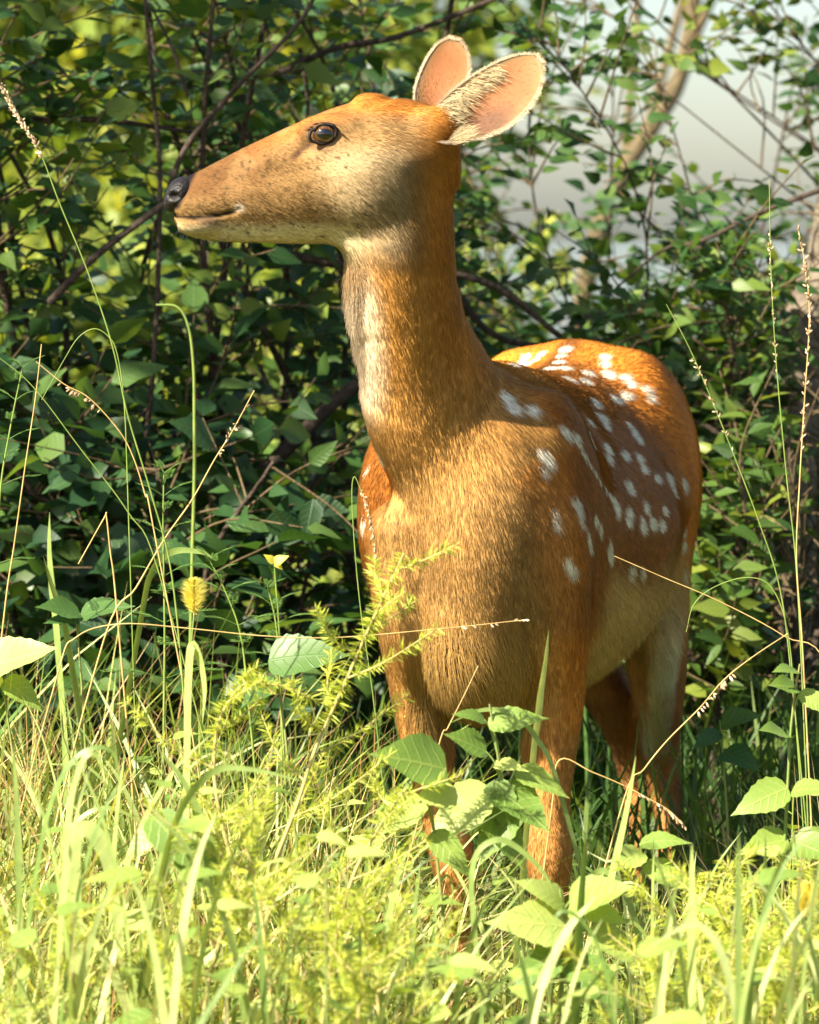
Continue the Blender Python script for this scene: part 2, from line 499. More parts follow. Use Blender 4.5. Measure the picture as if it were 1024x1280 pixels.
grow_shrub('open shrub with thin twigs that the pale lake shines through', 'shrub', 'shrubs behind the deer', (.55, 1.7), ends(20, .06, .85, 1.3, 2.1, .75, 1.36, 4), 30, .038, 0, 14, (.04, .60, .3, 1.6), 1.15,
    [(path(1.5, (1060, 225), (960, 262), (880, 300), (830, 312), (770, 360)), .0045, .002), (path(1.7, (560, 350), (620, 420), (720, 430), (900, 400)), .007, .003)], stem_r=.004)
grow_shrub('bushy green shrub growing beside the rump of the deer', 'shrub', 'shrubs behind the deer', (.55, 1.35), ends(14, .25, .85, 1.1, 1.7, .40, .86, 5), 26, .046, 2, 15, (.05, .52, .15, .98), .9)
grow_shrub('short shrub at the foot of the leaning grey trunk', 'shrub', 'shrubs behind the deer', (.85, 2.3), ends(13, .35, 1.2, 2.0, 2.8, .4, .95, 6), 26, .050, 2, 16, (.3, 1.4, .1, 1.02), .9)
grow_shrub('tall shrub in the second row behind the dark branches', 'shrub', 'shrubs behind the deer', (-.55, 2.7), ends(8, -1.3, .2, 2.4, 3.2, .5, 1.15, 7), 12, .056, 2, 17, (-1.6, .35, .25, 2.1), .8)
grow_shrub('thin-leaved sapling crown hanging over the gap to the lake', 'shrub', 'shrubs behind the deer', (1.75, 2.4), ends(16, .1, 1.2, 2.1, 2.9, 1.25, 1.75, 8), 20, .044, 2, 18, (.12, 1.5, 1.24, 2.0), 1.0, stem_r=.005)

grow_shrub('leafy shrub in the second row between the open twigs and the lake', 'shrub', 'shrubs behind the deer', (.45, 3.1), ends(20, .05, 1.1, 2.8, 3.6, .8, 1.5, 9), 28, .044, 1, 19, (.02, 1.5, .3, 1.7), 1.1, stem_r=.006)

# ================================================================ trees
M_TRUNK = principled('grey_brown_bark', (.10, .075, .055), .85, .15, (.22, .18, .13), .9, 28)
M_PALE = principled('pale_bark', (.085, .062, .034), .8, .2, (.15, .115, .06), .5, 22)
FAR_COLS = [((.10, .16, .025), (.21, .27, .04), (.38, .39, .07)), ((.04, .09, .02), (.09, .15, .03), (.20, .24, .04))]
M_FAR = [leaf_mat('tree_foliage_%d' % i, *c, trans=.4, rough=.5, source='attr') for i, c in enumerate(FAR_COLS)]
def tree(label, group, trunk, r0, r1, crowns, nleaf, size, ci, seed, bark, limbs=6, name='tree'):
    g = np.random.default_rng(seed)
    b = np.asarray(trunk[0], float)
    root = empty(name, b); tag(root, label, 'tree', group)
    c = catmull(trunk, 8)
    rad = np.linspace(r0, r1, len(c)) * (1 + .06 * np.sin(np.arange(len(c)) * 1.7)); rad[0] *= 1.35
    tk = link('trunk', MB().tube(c, rad, 12).mesh('tree_trunk', bark), root)
    P_, A_, N_ = [], [], []
    for (cx, cy, cz, rx, ry, rz) in crowns:
        for _ in range(limbs):
            e = np.array([cx, cy, cz]) + g.normal(0, .45, 3) * np.array([rx, ry, rz])
            s = c[int(len(c) * g.uniform(.5, .98))]
            link('limb', MB().tube(catmull([s, (s + e) / 2 + g.normal(0, .1, 3) * rx, e], 5), np.linspace(r1 * .7, r1 * .12, 11), 6).mesh('tree_limb', bark), tk)
        k = max(12, nleaf // 60)
        cl = nrm(g.normal(size=(k, 3))) * (g.random((k, 1)) ** .45)
        q = g.integers(0, k, nleaf)
        d = cl[q] + g.normal(0, .13, (nleaf, 3))
        P_.append(np.array([cx, cy, cz]) + d * np.array([rx, ry, rz]))
        A_.append(nrm(d + g.normal(0, .6, (nleaf, 3)))); N_.append(nrm(g.normal(0, .6, (nleaf, 3)) + np.array([-.1, -.2, .6])))
    p, a, n = np.vstack(P_), np.vstack(A_), np.vstack(N_)
    V, F, uv, r = scatter([leaf_shape(2, .33, .2, .3)], p, frames(a, n), size * g.uniform(.7, 1.3, len(p)), g.random(len(p)), np.zeros(len(p), int))
    cr = link('crown', mesh_np('tree_crown', V, F, M_FAR[ci], uv=uv, attrs={'rnd': ('FLOAT', r)}), root)
    cr['kind'] = 'stuff'
tree('small tree with a leaning grey-brown trunk beside the rump of the deer', None, [P(975, 1100, 1.75) * [1, 1, 0], P(985, 760, 1.75), P(985, 600, 1.77), P(1000, 450, 1.8), P(1035, 330, 1.83), P(1100, 180, 1.88), P(1190, -200, 1.95)], .052, .032,
     [(1.15, 2.3, 2.3, .8, .8, .55)], 1500, .07, 1, 51, M_TRUNK)
tree('slender tree with a pale yellowish trunk leaning across the gap in the leaves', None, [P(690, 900, 9.5) * [1, 1, 0] + [0, 0, -.9], P(715, 520, 9.5), P(735, 340, 9.5), P(780, 215, 9.5), P(850, 95, 9.5), P(870, -30, 9.5), P(890, -200, 9.6)], .042, .026,
     [(1.3, 9.7, 3.6, 1.1, 1.1, .8)], 1500, .07, 0, 52, M_PALE)
tree('added out-of-view tree whose spreading crown shades the foot of the shrubs', None, [(-2.55, -.05, -.03), (-2.5, -.05, .9), (-2.42, -.05, 1.7), (-2.3, -.05, 2.5)], .07, .03, [(-2.25, -.05, 2.80, .80, .62, .50)], 1100, .075, 1, 55, M_TRUNK)  # unseen tree, added so its crown keeps sun off the low shrubs
far_spots = [(-5.2, 15, 3.4, 1.7), (-3.3, 18, 4.0, 2.0), (-1.6, 14, 3.2, 1.4), (-7.5, 20, 4.5, 2.2), (-.9, 21, 4.6, 1.7), (-2.4, 24, 5.0, 2.2)]
for i, (x, y, h, r) in enumerate(far_spots):
    z = float(ground_z(x, y))
    tree('sunlit yellow-green tree beyond the meadow, seen only through the leaves', 'sunlit trees beyond the meadow', [(x, y, z - .05), (x + .1, y, z + h * .25), (x, y + .1, z + h * .5), (x + .05, y, z + h * .75)], .13, .05, [(x, y, z + h * .52, r, r, h * .5)], 5200, .17, 0, 60 + i, M_TRUNK, 5)
# sunlit bushes in the clearing between the shrubs and those trees
for i, (x, y, h, r) in enumerate([(-1.25, 6.2, .95, .6), (-.45, 7.4, 1.0, .7), (-2.0, 8.2, 1.3, .8), (.05, 9.0, 1.1, .55), (-1.1, 10.5, 1.4, .9)]):
    z = float(ground_z(x, y))
    tree('low sunlit yellow-green bush in the clearing, seen only through the leaves', 'sunlit bushes in the clearing', [(x, y, z - .03), (x + .02, y, z + h * .2), (x - .02, y, z + h * .4), (x, y, z + h * .6)], .03, .012, [(x, y, z + h * .5, r, r, h * .5)], 2600, .085, 0, 80 + i, M_TRUNK, 5, name='bush')
# ================================================================ the deer
BO = np.array([.07, .02]); BA = np.array([.235, .972]); BR = np.array([.972, -.235])   # body origin, axis chest to rump, deer's left
def B(s, l, z):
    return np.array([BO[0] + BA[0] * s + BR[0] * l, BO[1] + BA[1] * s + BR[1] * l, z])
def body_local(p):
    q = p[..., :2] - BO
    return q @ BA, q @ BR, p[..., 2]

class Field:
    """a signed field on a grid that is finer round the head"""
    def __init__(self, X, Y, Z):
        self.X, self.Y, self.Z = [np.asarray(a, np.float32) for a in (X, Y, Z)]
        self.d = np.full((len(X), len(Y), len(Z)), .5, np.float32)
    def box(self, lo, hi):
        s = []
        for a, l, h in zip((self.X, self.Y, self.Z), lo, hi):
            i = max(np.searchsorted(a, l) - 1, 0); j = min(np.searchsorted(a, h) + 1, len(a))
            s.append(slice(i, max(j, i + 1)))
        return tuple(s)
    def put(self, lo, hi, fn, k, sub=False):
        pad = k + .012
        sl = self.box(np.asarray(lo) - pad, np.asarray(hi) + pad)
        x = self.X[sl[0]][:, None, None]; y = self.Y[sl[1]][None, :, None]; z = self.Z[sl[2]][None, None, :]
        b = fn(x, y, z)
        a = self.d[sl]
        if sub:
            b = -b; h = np.maximum(k - np.abs(a - b), 0) / k
            self.d[sl] = np.maximum(a, b) + h * h * k * .25
        else:
            h = np.maximum(k - np.abs(a - b), 0) / k
            self.d[sl] = np.minimum(a, b) - h * h * k * .25
    def ellipsoid(self, c, r, k=.03, yaw=0.0, tilt=0.0, sub=False):
        """radii along deer-like axes: yaw turns about z, tilt about the resulting side axis"""
        c = np.asarray(c, float); r = np.asarray(r, float)
        R = np.array(Matrix.Rotation(yaw, 3, 'Z') @ Matrix.Rotation(tilt, 3, 'X'))
        e = np.sqrt(((R * r[None, :]) ** 2).sum(1))
        def fn(x, y, z):
            dx, dy, dz = x - c[0], y - c[1], z - c[2]
            q = [R[0, i] * dx + R[1, i] * dy + R[2, i] * dz for i in range(3)]
            f = np.sqrt(sum((q[i] / r[i]) ** 2 for i in range(3)))
            g = np.sqrt(sum((q[i] / r[i] ** 2) ** 2 for i in range(3))) + 1e-6
            return (f * (f - 1) / g).astype(np.float32)
        self.put(c - e, c + e, fn, k, sub)
    def limb(self, st, k=.03, side=(1, 0, 0), sub=5):
        """st rows: x, y, z, ra (along side), rb; one smooth tapered tube"""
        c = catmull(st, sub)
        side = np.asarray(side, float)
        lo = (c[:, :3] - c[:, 3:].max(1)[:, None]).min(0); hi = (c[:, :3] + c[:, 3:].max(1)[:, None]).max(0)
        pad = k + .012
        sl = self.box(lo - pad, hi + pad)
        T = np.full(self.d[sl].shape, .5, np.float32)
        keep = self.d
        ox, oy, oz = sl[0].start, sl[1].start, sl[2].start
        for a, b in zip(c[:-1], c[1:]):
            ab = b[:3] - a[:3]; L2 = ab @ ab
            if L2 < 1e-10: continue
            t = ab / math.sqrt(L2)
            u = side - t * (side @ t); u /= np.linalg.norm(u); v = np.cross(t, u)
            rm = max(a[3:].max(), b[3:].max())
            s2 = self.box(np.minimum(a[:3], b[:3]) - rm - pad, np.maximum(a[:3], b[:3]) + rm + pad)
            x = self.X[s2[0]][:, None, None]; y = self.Y[s2[1]][None, :, None]; z = self.Z[s2[2]][None, None, :]
            dx, dy, dz = x - a[0], y - a[1], z - a[2]
            h0 = (dx * ab[0] + dy * ab[1] + dz * ab[2]) / L2
            h = np.clip(h0, 0, 1)
            ra = a[3] + (b[3] - a[3]) * h; rb = a[4] + (b[4] - a[4]) * h
            qa = (dx * u[0] + dy * u[1] + dz * u[2]) / ra; qb = (dx * v[0] + dy * v[1] + dz * v[2]) / rb
            qc = (h0 - h) * math.sqrt(L2) / np.minimum(ra, rb)
            f = np.sqrt(qa * qa + qb * qb + qc * qc)
            g = np.sqrt((qa / ra) ** 2 + (qb / rb) ** 2 + (qc / np.minimum(ra, rb)) ** 2) + 1e-6
            d = (f * (f - 1) / g).astype(np.float32)
            t2 = (slice(s2[0].start - ox, s2[0].stop - ox), slice(s2[1].start - oy, s2[1].stop - oy), slice(s2[2].start - oz, s2[2].stop - oz))
            t2 = tuple(slice(max(q.start, 0), min(q.stop, n)) for q, n in zip(t2, T.shape))
            T[t2] = np.minimum(T[t2], d[:T[t2].shape[0], :T[t2].shape[1], :T[t2].shape[2]])
        a = self.d[sl]
        h = np.maximum(k - np.abs(a - T), 0) / k
        self.d[sl] = np.minimum(a, T) - h * h * k * .25
    def loft(self, org, axis, side, st, k, egg_top=0.0, egg_bot=0.0, p=2.2):
        """upright cross-sections along a level axis; st rows: s, half width, top z, bottom z"""
        c = catmull(st, 6)
        c = c[np.argsort(c[:, 0])]
        org = np.asarray(org, float); axis = np.asarray(axis, float); side = np.asarray(side, float)
        w = c[:, 1].max()
        ends = np.array([org + axis * c[0, 0] + side * w, org + axis * c[0, 0] - side * w, org + axis * c[-1, 0] + side * w, org + axis * c[-1, 0] - side * w])
        lo = np.array([ends[:, 0].min(), ends[:, 1].min(), c[:, 3].min()]); hi = np.array([ends[:, 0].max(), ends[:, 1].max(), c[:, 2].max()])
        def fn(x, y, z):
            s = (x - org[0]) * axis[0] + (y - org[1]) * axis[1]
            l = (x - org[0]) * side[0] + (y - org[1]) * side[1]
            sc = np.clip(s, c[0, 0], c[-1, 0])
            W = np.interp(sc, c[:, 0], c[:, 1]); T = np.interp(sc, c[:, 0], c[:, 2]); Bt = np.interp(sc, c[:, 0], c[:, 3])
            cz = (T + Bt) / 2; H = np.maximum((T - Bt) / 2, .004)
            v = (z - cz) / H
            We = W * (1 - egg_top * np.clip(v, 0, 1) ** 1.3 - egg_bot * np.clip(-v, 0, 1) ** 1.3)
            f = (np.abs(l / We) ** p + np.abs(v) ** p) ** (1 / p)
            g = np.sqrt((l / We ** 2) ** 2 + (v / H) ** 2) / np.maximum(np.sqrt((l / We) ** 2 + v * v), 1e-4) + 1e-6
            d2 = (f - 1) / g; ds = np.abs(s - sc)
            return np.where(ds > 0, np.hypot(np.maximum(d2, 0), ds), d2).astype(np.float32)
        self.put(lo, hi, fn, k)
    def surface(self):
        d = self.d
        ins = d < 0
        cnt = np.zeros(tuple(n - 1 for n in d.shape), np.uint8)
        for i in (0, 1):
            for j in (0, 1):
                for k in (0, 1):
                    cnt += ins[i:d.shape[0] - 1 + i, j:d.shape[1] - 1 + j, k:d.shape[2] - 1 + k]
        cells = np.argwhere((cnt > 0) & (cnt < 8))
        idx = np.full(cnt.shape, -1, np.int32)
        idx[tuple(cells.T)] = np.arange(len(cells))
        cor = np.array([[i, j, k] for i in (0, 1) for j in (0, 1) for k in (0, 1)])
        val = np.stack([d[tuple((cells + c).T)] for c in cor], 1)
        acc = np.zeros((len(cells), 3)); n = np.zeros(len(cells))
        for a in range(8):
            for b in range(a + 1, 8):
                if np.abs(cor[a] - cor[b]).sum() != 1: continue
                m = (val[:, a] < 0) != (val[:, b] < 0)
                t = val[m, a] / (val[m, a] - val[m, b])
                acc[m] += cor[a] + t[:, None] * (cor[b] - cor[a]); n[m] += 1
        q = cells + acc / n[:, None]
        V = np.stack([np.interp(q[:, i], np.arange(len(A)), A) for i, A in enumerate((self.X, self.Y, self.Z))], 1)
        F = []
        for ax in range(3):
            o = [(ax + 1) % 3, (ax + 2) % 3]
            sl0 = [slice(1, -1)] * 3; sl1 = [slice(1, -1)] * 3
            sl0[ax] = slice(0, -1); sl1[ax] = slice(1, None)
            A = ins[tuple(sl0)]; Bq = ins[tuple(sl1)]
            e = np.argwhere(A != Bq)
            flip = A[tuple(e.T)]
            e = e + np.array([0 if i == ax else 1 for i in range(3)])
            d1 = np.zeros(3, int); d1[o[0]] = 1; d2 = np.zeros(3, int); d2[o[1]] = 1
            quad = np.stack([idx[tuple((e - d1 - d2).T)], idx[tuple((e - d2).T)], idx[tuple(e.T)], idx[tuple((e - d1).T)]], 1)
            quad[~flip] = quad[~flip][:, ::-1]
            F.append(quad[(quad >= 0).all(1)])
        return V, np.vstack(F)

def graded(lo, hi, cut_lo, cut_hi, fine, coarse):
    a = [lo]
    while a[-1] < hi:
        a.append(a[-1] + (fine if cut_lo <= a[-1] <= cut_hi else coarse))
    return np.array(a)

HY = -.10                                      # depth of the plane the head lies in
def H(px, py, off=0.0):                        # head point, off towards the camera
    p = P(px, py, HY); p[1] -= off
    return p

def build_field():
    F = Field(graded(-.34, .45, -.34, .06, .0028, .005), graded(-.24, 1.0, -.20, -.02, .003, .0055), graded(-.01, 1.21, .96, 1.22, .0028, .005))
    # trunk
    F.loft((*BO, 0), (*BA, 0), (*BR, 0), [
        (-.06, .055, .74, .55), (-.02, .076, .80, .49), (.05, .096, .848, .468), (.13, .128, .858, .458), (.20, .149, .853, .452),
        (.28, .158, .843, .447), (.40, .170, .838, .452), (.50, .162, .848, .485), (.60, .145, .872, .535), (.68, .118, .855, .575), (.74, .07, .81, .62), (.765, .02, .76, .68)],
        .05, egg_top=.30, egg_bot=.10, p=2.1)
    # neck
    F.limb([(*P(508, 205, -.095), .048, .052), (*P(500, 255, -.09), .058, .062), (*P(499, 310, -.08), .0605, .072), (*P(505, 380, -.058), .0600, .082), (*P(517, 440, -.03), .0640, .094),
            (*P(538, 500, .0), .076, .108), (*P(575, 570, .03), .082, .115), (*P(606, 650, .045), .084, .11), (*P(612, 740, .07), .078, .085)], .045, (1, 0, 0))
    # shoulders, brisket, haunches
    yaw = -math.atan2(BA[0], BA[1])
    F.ellipsoid(B(.105, -.096, .668), (.060, .075, .135), .016, yaw, .22)
    F.ellipsoid(B(.060, .088, .675), (.046, .095, .150), .07, yaw, .25)
    F.ellipsoid(B(-.03, .018, .545), (.062, .085, .080), .035, yaw)
    F.ellipsoid(B(-.045, .034, .66), (.076, .085, .13), .045, yaw)
    F.ellipsoid(B(.60, .080, .70), (.078, .115, .155), .05, yaw, -.2)
    F.ellipsoid(B(.60, -.080, .70), (.078, .115, .155), .05, yaw, -.2)
    # fore legs
    F.limb([(.148, -.015, .66, .046, .060), (.160, -.015, .58, .042, .058), (.166, .0, .50, .034, .045), (.162, -.005, .43, .0285, .034), (.157, -.012, .36, .0240, .026), (.158, -.02, .30, .0255, .028),
            (.1600, -.018, .25, .0165, .020), (.163, -.015, .17, .0145, .017), (.165, -.015, .10, .018, .020), (.166, -.03, .06, .0155, .018), (.167, -.045, .025, .020, .026), (.167, -.05, .012, .021, .028)], .034)
    F.limb([(-.004, .01, .66, .046, .060), (-.003, .0, .58, .036, .055), (.006, .02, .50, .030, .042), (.0175, .01, .43, .0262, .032), (.034, -.005, .36, .0225, .025), (.049, -.02, .30, .0245, .027),
            (.056, -.018, .25, .0175, .020), (.060, -.012, .17, .0145, .017), (.062, -.010, .10, .018, .020), (.062, -.025, .06, .0155, .018), (.062, -.04, .025, .020, .026), (.062, -.045, .012, .021, .028)], .016)
    # hind legs
    F.limb([(.300, .60, .66, .062, .095), (.308, .585, .56, .050, .080), (.318, .615, .47, .040, .058), (.326, .675, .40, .032, .040), (.334, .74, .335, .0225, .029), (.342, .775, .275, .0205, .030),
            (.344, .765, .22, .0165, .021), (.345, .75, .13, .0145, .018), (.345, .745, .09, .018, .020), (.346, .73, .055, .0155, .018), (.346, .715, .02, .020, .026), (.346, .71, .012, .021, .027)], .03)
    F.limb([(.150, .62, .66, .062, .095), (.185, .64, .56, .048, .078), (.222, .68, .47, .038, .055), (.262, .73, .40, .031, .039), (.288, .79, .335, .0225, .029), (.303, .825, .275, .0205, .030),
            (.306, .815, .22, .0165, .021), (.307, .80, .13, .0145, .018), (.307, .795, .09, .018, .020), (.308, .78, .055, .0155, .018), (.308, .765, .02, .020, .026), (.308, .76, .012, .021, .027)], .03)
    # tail
    F.limb([(*B(.72, 0, .79), .022, .022), (*B(.78, 0, .74), .024, .018), (*B(.80, 0, .66), .018, .014), (*B(.80, 0, .61), .006, .006)], .03)
    # head: stations px, top row, bottom row, half width
    st = []
    for px, t, b, w in [(211, 238, 260, .010), (216, 231, 270, .0165), (228, 223, 288, .0235), (250, 213, 298, .0275), (275, 200, 301, .030), (300, 187, 302, .033), (340, 168, 303, .041), (380, 150, 304, .052),
                        (420, 134, 303, .0605), (455, 126, 299, .064), (490, 124, 285, .064), (520, 128, 262, .058), (548, 139, 240, .046), (568, 156, 222, .026)]:
        a, c = H(px, t), H(px, b)
        st.append((a[0], w, a[2], c[2]))
    F.loft((0, HY, 0), (1, 0, 0), (0, -1, 0), st, .03, egg_top=.28, egg_bot=.42, p=2.25)
    for s in (1, -1):
        F.ellipsoid(H(462, 232, s * .033), (.050, .034, .046), .020)                  # cheek
        F.ellipsoid(H(406, 160, s * .045), (.028, .010, .012), .03, 0, 0)           # brow
        F.ellipsoid(H(392, 196, s * .036), (.050, .012, .012), .026)                  # face crest
        F.ellipsoid(H(407, 170, s * .0700), (.0175, .012, .0145), .010, sub=True)    # eye socket
        F.ellipsoid(H(376, 186, s * .0600), (.0150, .008, .006), .012, sub=True)     # tear pit
        F.ellipsoid(H(545, 160, s * .035), (.022, .020, .022), .02)                  # ear root
        F.ellipsoid(H(247, 281, s * .014), (.022, .011, .011), .010)                 # lower lip
    F.ellipsoid(H(462, 126), (.016, .018, .008), .012)                               # bump between the ears
    return F

DV, DF = build_field().surface()
def relax(V, F, n):
    e = np.vstack([F[:, [0, 1]], F[:, [1, 2]], F[:, [2, 3]], F[:, [3, 0]]])
    cnt = np.bincount(e.ravel(), minlength=len(V))[:, None]
    for q in range(n):
        a = np.zeros_like(V)
        for d in range(3):
            a[:, d] = np.bincount(e[:, 0], V[e[:, 1], d], len(V)) + np.bincount(e[:, 1], V[e[:, 0], d], len(V))
        V = V + (a / cnt - V) * (.6 if q % 2 == 0 else -.62)
    return V
DV = relax(DV, DF, 12)
def mouth_row(px):
    return np.interp(px, [205, 222, 245, 275, 300], [258, 270, 271, 268, 262])
def press_mouth(V):
    """the lips meet in a groove"""
    d = HY + CAM_D
    px = 512 + V[:, 0] / d * FPX; py = HOR - (V[:, 2] - CAM_Z) / d * FPX
    w = smooth01(6, 1, np.abs(py - mouth_row(px) - 1)) * smooth01(306, 292, px) * (V[:, 2] > .97)
    V[:, 1] += np.sign(HY - V[:, 1]) * .0014 * w
    V[:, 0] += .002 * w * smooth01(235, 215, px)
    return V
DV = press_mouth(DV)
DEER = empty('deer', (.16, .35, 0))
tag(DEER, 'spotted orange-brown deer standing in the grass with its head turned in profile', 'deer')

# eyes of the coat map: shade the mesh and the hairs with one function of deer coordinates
SPOT_PX = [(706, 438, 1), (701, 446, .9), (699, 453, 1), (676, 443, .9), (670, 450, .9), (660, 455, .9), (688, 461, 1.1), (706, 461, 1), (643, 456, .8), (713, 475, 1.1), (733, 477, 1.1), (736, 467, .9), (756, 447, 1.1), (756, 456, 1),
           (761, 469, 1.2), (782, 473, 1.1), (789, 481, 1), (771, 500, 1.2), (782, 497, 1.2), (809, 486, 1.1), (814, 498, 1), (837, 599, 1.2), (855, 606, 1.1), (843, 614, 1), (856, 664, 1), (855, 678, 1), (854, 709, .9),
           (744, 503, 1.1), (753, 524, 1.2), (757, 532, 1), (738, 528, .9), (737, 544, 1.1), (759, 560, 1.0), (760, 572, 1.0), (781, 569, 1), (799, 573, .9), (804, 586, .9), (706, 538, .9), (709, 545, .8), (719, 546, .8), (722, 552, .7),
           (633, 497, 1.2), (640, 509, 1.2), (665, 512, 1), (681, 570, 1), (686, 578, 1), (680, 588, .7), (787, 609, 1.1), (807, 634, 1.1), (768, 627, 1), (772, 637, 1.1), (786, 642, 1.1), (786, 652, .9), (803, 655, 1.3), (816, 653, 1.2), (827, 657, 1),
           (720, 628, .9), (724, 640, .9), (726, 650, .7), (744, 649, 1.0), (750, 660, 1.1), (735, 667, .8), (738, 680, .8), (762, 684, 1.2), (764, 694, 1), (694, 643, .7), (696, 655, .7), (710, 702, 1), (716, 712, .9),
           (789, 715, 1.0), (803, 716, .8), (822, 598, .8), (831, 639, .8), (792, 541, 1), (798, 549, .9), (786, 532, .8), (730, 568, .55), (737, 580, .5), (743, 590, .5), (749, 600, .55), (756, 610, .6), (762, 619, .7)]
_bvh = BVHTree.FromPolygons([tuple(v) for v in DV], [tuple(int(i) for i in f) for f in DF])
_cam = Vector((0, -CAM_D, CAM_Z))
SPOTS = []
for px, py, w in SPOT_PX:
    t = Vector(P(px, py, .3)) - _cam
    h = _bvh.ray_cast(_cam, t.normalized())
    if h[0] is not None and h[0].y > -.12:
        s, l, z = body_local(np.array(h[0]))
        SPOTS.append((s, l, z, w))
        if abs(l) > .045: SPOTS.append((s, -l, z, w))
SPOTS = np.array(SPOTS)

def mixc(a, b, t):
    return a * (1 - t[:, None]) + np.asarray(b) * t[:, None]

def head_local(p):
    """picture-like head coordinates of any point (px, row) plus the distance from the head's mid plane"""
    d = HY + CAM_D
    return 512 + p[:, 0] / d * FPX, HOR - (p[:, 2] - CAM_Z) / d * FPX, np.abs(p[:, 1] - HY)

_fg = np.random.default_rng(44)
FRECKLES = np.stack([_fg.uniform(236, 470, 70), _fg.uniform(190, 300, 70)], 1)
def FRECK(px, py):
    d = np.full(len(px), 99.0)
    for a, b in FRECKLES:
        d = np.minimum(d, np.hypot(px - a, py - b))
    return d

def head_weight(p):
    px, py, hy = head_local(p)
    w = smooth01(560, 520, px) * smooth01(330, 295, py - .25 * (px - 430).clip(0, 200) * -1)
    return np.clip(w, 0, 1) * smooth01(.055, .02, p[:, 1] - HY - .05)

def coat(p, n):
    """coat colour at points p with surface normals n; returns colour and hair length"""
    s, l, z = body_local(p); al = np.abs(l)
    N = len(p)
    px, py, hy = head_local(p)
    w1, w2, w3 = wob(p, 14, 1), wob(p, 40, 2), wob(p, 110, 3)
    tan = np.array([.39, .195, .052])
    c = np.tile(np.array([.60, .195, .024]), (N, 1))                         # rust coat
    ln = np.full(N, .0105)
    # ribs and back: darker red brown
    back = smooth01(-.08, .0, s + .02 * w1) * smooth01(.56, .44, s) * smooth01(.50, .60, z)
    c = mixc(c, (.23, .080, .016), back * .85)
    spine = smooth01(.020, .006, al) * smooth01(.10, .2, s) * smooth01(.74, .80, z)
    c = mixc(c, (.075, .030, .012), spine * .7)
    # breast and neck: tan
    lb = np.interp(z, [.5, .68, .80, .84], [.118, .098, .058, .03]) + .008 * w1 + .06 * smooth01(.03, -.04, s) * smooth01(.735, .775, z)
    front = smooth01(.13, .05, s + .02 * w1) * smooth01(.40, .46, z) * smooth01(lb + .016, lb - .022, al)
    c = mixc(c, tan * (1 + .12 * w1[:, None]), front * .95)
    breast = smooth01(-.02, -.08, s) * smooth01(.80, .70, z) * smooth01(.52, .58, z)
    c = mixc(c, (.27, .165, .062), breast * .5)
    neck = smooth01(.80, .87, z) * smooth01(.28, .12, s)
    c = mixc(c, (.41, .190, .042), neck)
    nape = neck * smooth01(.0, .055, p[:, 0] - np.interp(z, [.8, .9, 1.0, 1.12], [.045, .005, -.01, -.012]))
    c = mixc(c, (.47, .175, .028), nape * .9)
    thr = smooth01(.78, .83, z) * smooth01(1.0, .93, z) * smooth01(.020, .052, np.interp(z, [.78, .85, .9, 1.0], [-.0, -.002, -.008, -.012]) - p[:, 0] + .010 * w1) * smooth01(.05, -.02, p[:, 1])
    c = mixc(c, (.66, .51, .34), thr * .85)
    ln = ln + .015 * neck * smooth01(-.048, -.062, p[:, 0]) - .003 * thr
    # belly, flank, brisket: pale and long
    belly = smooth01(.630, .565, z + .02 * w1) * smooth01(.06, .16, s) * smooth01(.63, .52, s) * smooth01(.36, .42, z)
    c = mixc(c, (.74, .47, .17), belly)
    brisk = smooth01(.60, .54, z + .01 * w1) * smooth01(.10, .03, s) * smooth01(.40, .45, z) * smooth01(.085, .055, np.abs(l - .015))
    c = mixc(c, (.50, .29, .090), brisk)
    ln = ln + .016 * belly + .018 * brisk
    # legs
    leg = smooth01(.47, .42, z)
    c = mixc(c, (.44, .20, .055), leg * smooth01(.3, .2, s))
    hind = smooth01(.60, .45, z) * smooth01(.46, .54, s)
    inner = hind * smooth01(.31, .345, z) * smooth01(.003, -.012, (p[:, 0] - np.interp(z, [.27, .35, .45, .55], [.352, .345, .346, .345]))) * smooth01(.30, .315, p[:, 0])
    c = mixc(c, (.36, .20, .085), hind * .6)
    c = mixc(c, (.88, .74, .52), inner * .97)
    ln = np.where(z < .42, .009, ln) + .006 * inner
    c = mixc(c, (.22, .105, .05), hind * smooth01(.30, .27, p[:, 0]) * smooth01(.62, .70, p[:, 1]) * .6)  # far hind leg browner: the shadow it stands in, put into the coat colour
    # head
    hw = smooth01(545, 505, px) * smooth01(345, 300, py) * smooth01(.06, .03, p[:, 1] - HY - .06)
    f = np.tile(np.array([.30, .172, .066]), (N, 1))
    u = (px - 210) / 330.0
    v = py - np.interp(px, [210, 300, 400, 455, 530], [232, 187, 142, 126, 132])      # rows below the profile's top
    f = mixc(f, (.38, .135, .03), smooth01(30, 6, v) * smooth01(270, 330, px) * .9)      # bridge and crown
    f = mixc(f, (.47, .17, .03), smooth01(20, 2, v) * smooth01(430, 450, px))
    f = mixc(f, (.135, .062, .022), smooth01(410, 270, px + 10 * w2) * smooth01(268, 236, py + 6 * w1) * .92)   # muzzle
    f = mixc(f, (.38, .265, .135), smooth01(385, 440, px + 10 * w1) * smooth01(170, 205, py) * smooth01(520, 490, px))
    f = mixc(f, (.66, .54, .30), smooth01(276, 292, py + 4 * w2 + .05 * (px - 330).clip(0)) * smooth01(470, 420, px))
    f = mixc(f, (.20, .115, .06), smooth01(24, 14, np.hypot((px - 404) * .8, (py - 172) * 1.0)) * .75)   # dark rim of the eye
    th = np.clip(((px - 390) * -22 + (py - 176) * 22) / 968.0, 0, 1)
    tear = np.hypot(px - (390 - 22 * th), py - (176 + 22 * th))
    f = mixc(f, (.06, .03, .018), smooth01(6.5, 2.5, tear) * .95)
